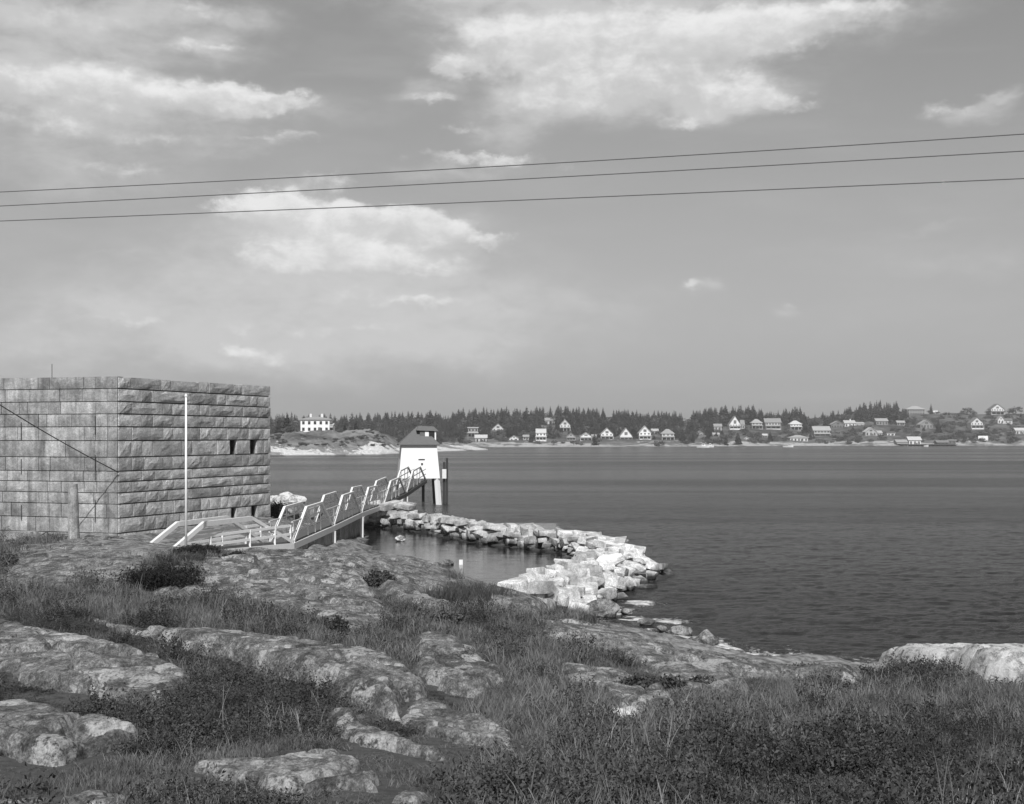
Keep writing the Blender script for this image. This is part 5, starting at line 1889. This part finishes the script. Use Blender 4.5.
# which plants grow where: positive grass, negative heath
Gv = 0.8 * fbm(cxx * 0.4, cd * 0.25, 4, 91) + 0.8 * fbm(cxx * 1.5, cd * 0.9, 3, 92)
for (px, y, rx, ry, v_) in [
    (200, 604, 260, 14, 0.9), (60, 600, 90, 12, 0.4), (340, 650, 70, 14, 0.9), (300, 628, 140, 10, 0.5), (530, 690, 60, 45, 0.8), (560, 640, 70, 18, 0.5), (800, 708, 170, 20, 0.9), (700, 735, 100, 20, 0.5), (640, 770, 120, 30, 0.35),
    (200, 700, 110, 26, -0.9), (60, 690, 90, 12, -0.9), (60, 632, 120, 8, -0.9), (230, 660, 90, 12, -0.9), (150, 740, 150, 30, -0.5), (900, 770, 150, 36, -1.0), (940, 690, 90, 14, -0.5), (690, 765, 60, 24, -0.6), (360, 735, 60, 12, -0.7), (420, 700, 40, 16, -0.7), (460, 640, 40, 14, -0.4), (540, 752, 40, 12, -0.7), (700, 690, 60, 10, -0.5), (330, 788, 80, 20, -0.4), (480, 790, 90, 20, -0.1)]:
    Gv = Gv + v_ * np.exp(-(((cp - px) / rx) ** 2 + ((py - y) / ry) ** 2))
u = RNG.random(len(cd))
area_keep = np.clip(26 / cd, 0.45, 1.0)
clumpy = 0.55 + 0.9 * sstep(fbm(cxx * 0.9 + 5, cd * 0.8, 3, 95), -0.35, 0.45)
is_grass = Gv > (-0.12 + 0.22 * RNG.standard_normal(len(cd)))
front = np.maximum(ledge_sd(cxx, cd + 0.55), ledge_sd(cxx, cd + 1.1) - 0.25)
edge = 1.0 - 0.74 * sstep(front, -0.55, 0.0)
gmask = is_grass & (u < 0.40 * area_keep)
hmask = (~is_grass & (u < 0.55 * area_keep)) | (is_grass & (u > 0.88) & (clumpy > 1.15))
TUFTS = [tuft_mesh(400 + i, 80, 0.05, 0.15 + 0.02 * i, 0.22, M['grass'], 0.0035, 0.7) for i in range(6)]


def put(name, mask, meshes, label, smin, smax, zs=(0.8, 1.25), tall_by=None):
    n = int(mask.sum())
    sc = RNG.uniform(smin, smax, n) * clumpy[mask] * (1 + np.clip((cd[mask] - 20) / 60, 0, 0.6))
    s3_ = np.stack([sc, sc, sc * RNG.uniform(zs[0], zs[1], n) * edge[mask] * (1 if tall_by is None else tall_by[mask])], -1)
    rot = np.stack([RNG.normal(0, 0.08, n), RNG.normal(0, 0.08, n), RNG.uniform(0, 6.283, n)], -1)
    return scatter(name, np.stack([cxx[mask], cd[mask], h[mask] - 0.02], -1), rot, s3_, RNG.integers(0, len(meshes), n), meshes, label)


put('grass', gmask, TUFTS, 'rough summer grass growing between the granite ledges', 0.85, 1.35)
CLUMPS = [clump_mesh(500 + i, 280, 0.17, 0.09 + 0.03 * i, 0.0105, M['heath']) for i in range(6)]
put('heath', hmask, CLUMPS, 'dark low heath shrubs matting the ground between the ledges', 0.7, 1.5, (0.6, 1.3))
STALKS = [tuft_mesh(600 + i, 7, 0.16, 0.36, 0.2, M['straw'], 0.002, 0.5) for i in range(5)]
smask = (u > 0.955) & (Gv > -0.5) & (cd < 45)
put('dry_stalks', smask, STALKS, 'thin pale seed stalks standing over the grass', 0.8, 1.2)
# short undergrowth so the soil is never quite bare
TURF = [tuft_mesh(650 + i, 40, 0.03, 0.10, 0.2, M['turf'], 0.005, 0.8) for i in range(4)]
tmask = (u > 0.28) & (u < 0.88)
put('turf', tmask, TURF, 'short matted turf under the taller plants', 0.9, 1.4)


def shrub(px, py_, wp, hp_, d, lab, mat, seed, needle=True, name='juniper_shrub', cat='shrub', tall=False):
    """wp, hp in pixels; foliage of many small leaves on spreading branches"""
    if d < 62:
        d = float(unproject(px, py_)[1])
    s = d / F
    x = (px - CX) * s
    z0 = gh(x, d)
    w, hgt = wp * s / 2, hp_ * s
    o = empty(name, (x, d, z0 - 0.05))
    tag(o, lab, cat, 'shrubs on the near shore')
    rr_ = random.Random(seed)
    bm_ = MB()
    tips = []
    for k in range(26):
        a = rr_.random() * 6.283
        q_ = math.sqrt(rr_.random())
        tip = Vector((math.cos(a) * w * q_, math.sin(a) * w * 0.6 * q_, hgt * rr_.uniform(0.45, 1.0) * (1 - 0.45 * q_ * q_)))
        mid_ = Vector((tip.x * 0.5, tip.y * 0.5, tip.z * 0.55))
        bm_.tube([(rr_.uniform(-.1, .1) * w, 0, 0), mid_, tip], 0.02, 4, 0.005)
        tips.append((mid_, tip))
    bm_.build('branches', M['bark'], o)
    r = np.random.default_rng(seed)
    vs, fs = [], []
    leaf = 0.05 if d > 40 else 0.03
    n = int(min(9000, 900 + wp * hp_ * 5))
    for k in range(n):
        m_, t_ = tips[r.integers(len(tips))]
        c = np.array(m_.lerp(t_, r.random() * 1.1)) + r.normal(size=3) * np.array([w * 0.13, w * 0.10, hgt * 0.11])
        c[2] = max(c[2], 0.0)
        a = r.normal(size=3); a[2] += 0.7
        a /= np.linalg.norm(a)
        b = np.cross(a, r.normal(size=3)); b /= np.linalg.norm(b) + 1e-9
        a *= leaf * (2.0 if needle else 1.1) * (1.8 if tall else 1)
        b *= leaf * (0.4 if needle else 0.7)
        b0 = len(vs)
        vs += [c - a, c + b, c + a, c - b]
        fs.append((b0, b0 + 1, b0 + 2, b0 + 3))
    me = mesh_np('foliage', np.array(vs), np.array(fs))
    link('foliage', me, mat, o)
    return o


J_, Hh = M['juniper'], M['heath']
shrub(160, 588, 84, 30, 43.5, 'dark spreading juniper between the two granite domes below the flagpole', J_, 1)
shrub(200, 556, 46, 12, 55, 'low dark shrub at the near end of the footbridge beside the flagpole', J_, 2)
shrub(238, 560, 36, 8, 56, 'thin dark shrub under the first span of the footbridge', J_, 3)
shrub(276, 522, 22, 17, 88, 'dark bush growing at the far end of the fort wall', Hh, 4, False)
x_, d_ = (float(v) for v in unproject(467, 606))
parts_ = [tuft_mesh(77 + k, 330, 0.25, 0.95 - 0.12 * (k % 3), 0.42, M['rush'], 0.012, 0.5) for k in range(6)]
vv, ff, nb = [], [], 0
for k, me in enumerate(parts_):
    co = np.array([v.co for v in me.vertices]) + np.array([(-0.85, -0.4, 0.05, 0.5, 0.95, 0.1)[k], (0, 0.3, -0.2, 0.25, 0.0, 0.5)[k], 0])
    vv.append(co); ff.append(np.array([p_.vertices for p_ in me.polygons]) + nb); nb += len(co)
me = mesh_np('rush_clump', np.concatenate(vv), np.concatenate(ff))
o = link('rush_clump', me, M['rush'], None, (x_, d_, gh(x_, d_) - 0.05))
tag(o, 'clump of dark rushes beside the cove', 'rushes', 'shrubs on the near shore')
shrub(378, 586, 34, 17, 48, 'low dark bush between the granite dome and the cove slope', M['rush'], 6, False)
shrub(438, 628, 60, 18, 37, 'dark mat of heath at the foot of the cove slope', Hh, 7, False)
shrub(330, 632, 40, 16, 31, 'small dark bush under the front of the granite dome', Hh, 8, False)
shrub(903, 692, 76, 11, 27.5, 'dark leafy bush before the bright ledge on the right', Hh, 9, False)
shrub(800, 671, 80, 12, 33.5, 'dark leafy bush on the brink of the shore', Hh, 10, False)
shrub(850, 675, 60, 12, 33, 'low bush on the brink of the shore nearest the bright ledge', Hh, 11, False)
shrub(650, 690, 60, 16, 24.5, 'dark bush in the hollow beside the ribbed granite slope', Hh, 12, False)
shrub(700, 690, 40, 14, 24.5, 'small dark bush at the lower end of the ribbed granite slope', Hh, 13, False)
shrub(4, 566, 26, 16, 54, 'pale grassy bush by the low wall at the left edge', M['grass'], 14, True, 'tall_grass', 'grass clump', True)
shrub(720, 662, 50, 9, 38, 'thin dark scrub on the brink above the pointed shore rock', Hh, 15, False)

# ------------------------------------------------------------------ sea haze
hm = MB()
hm.box(-1900, 1900, -120, 2200, -22.0, 62.0)
m = bpy.data.materials.new('haze')
m.use_nodes = True
g = NT(m.node_tree)
pv = g.n('ShaderNodeVolumePrincipled')
pv.inputs['Color'].default_value = (0.9, 0.9, 0.9, 1)
pv.inputs['Density'].default_value = 0.00017
o = g.n('ShaderNodeOutputMaterial')
g.t.links.new(pv.outputs[0], o.inputs['Volume'])
tag(hm.build('haze', m), 'thin pale sea haze over the water', kind='stuff')
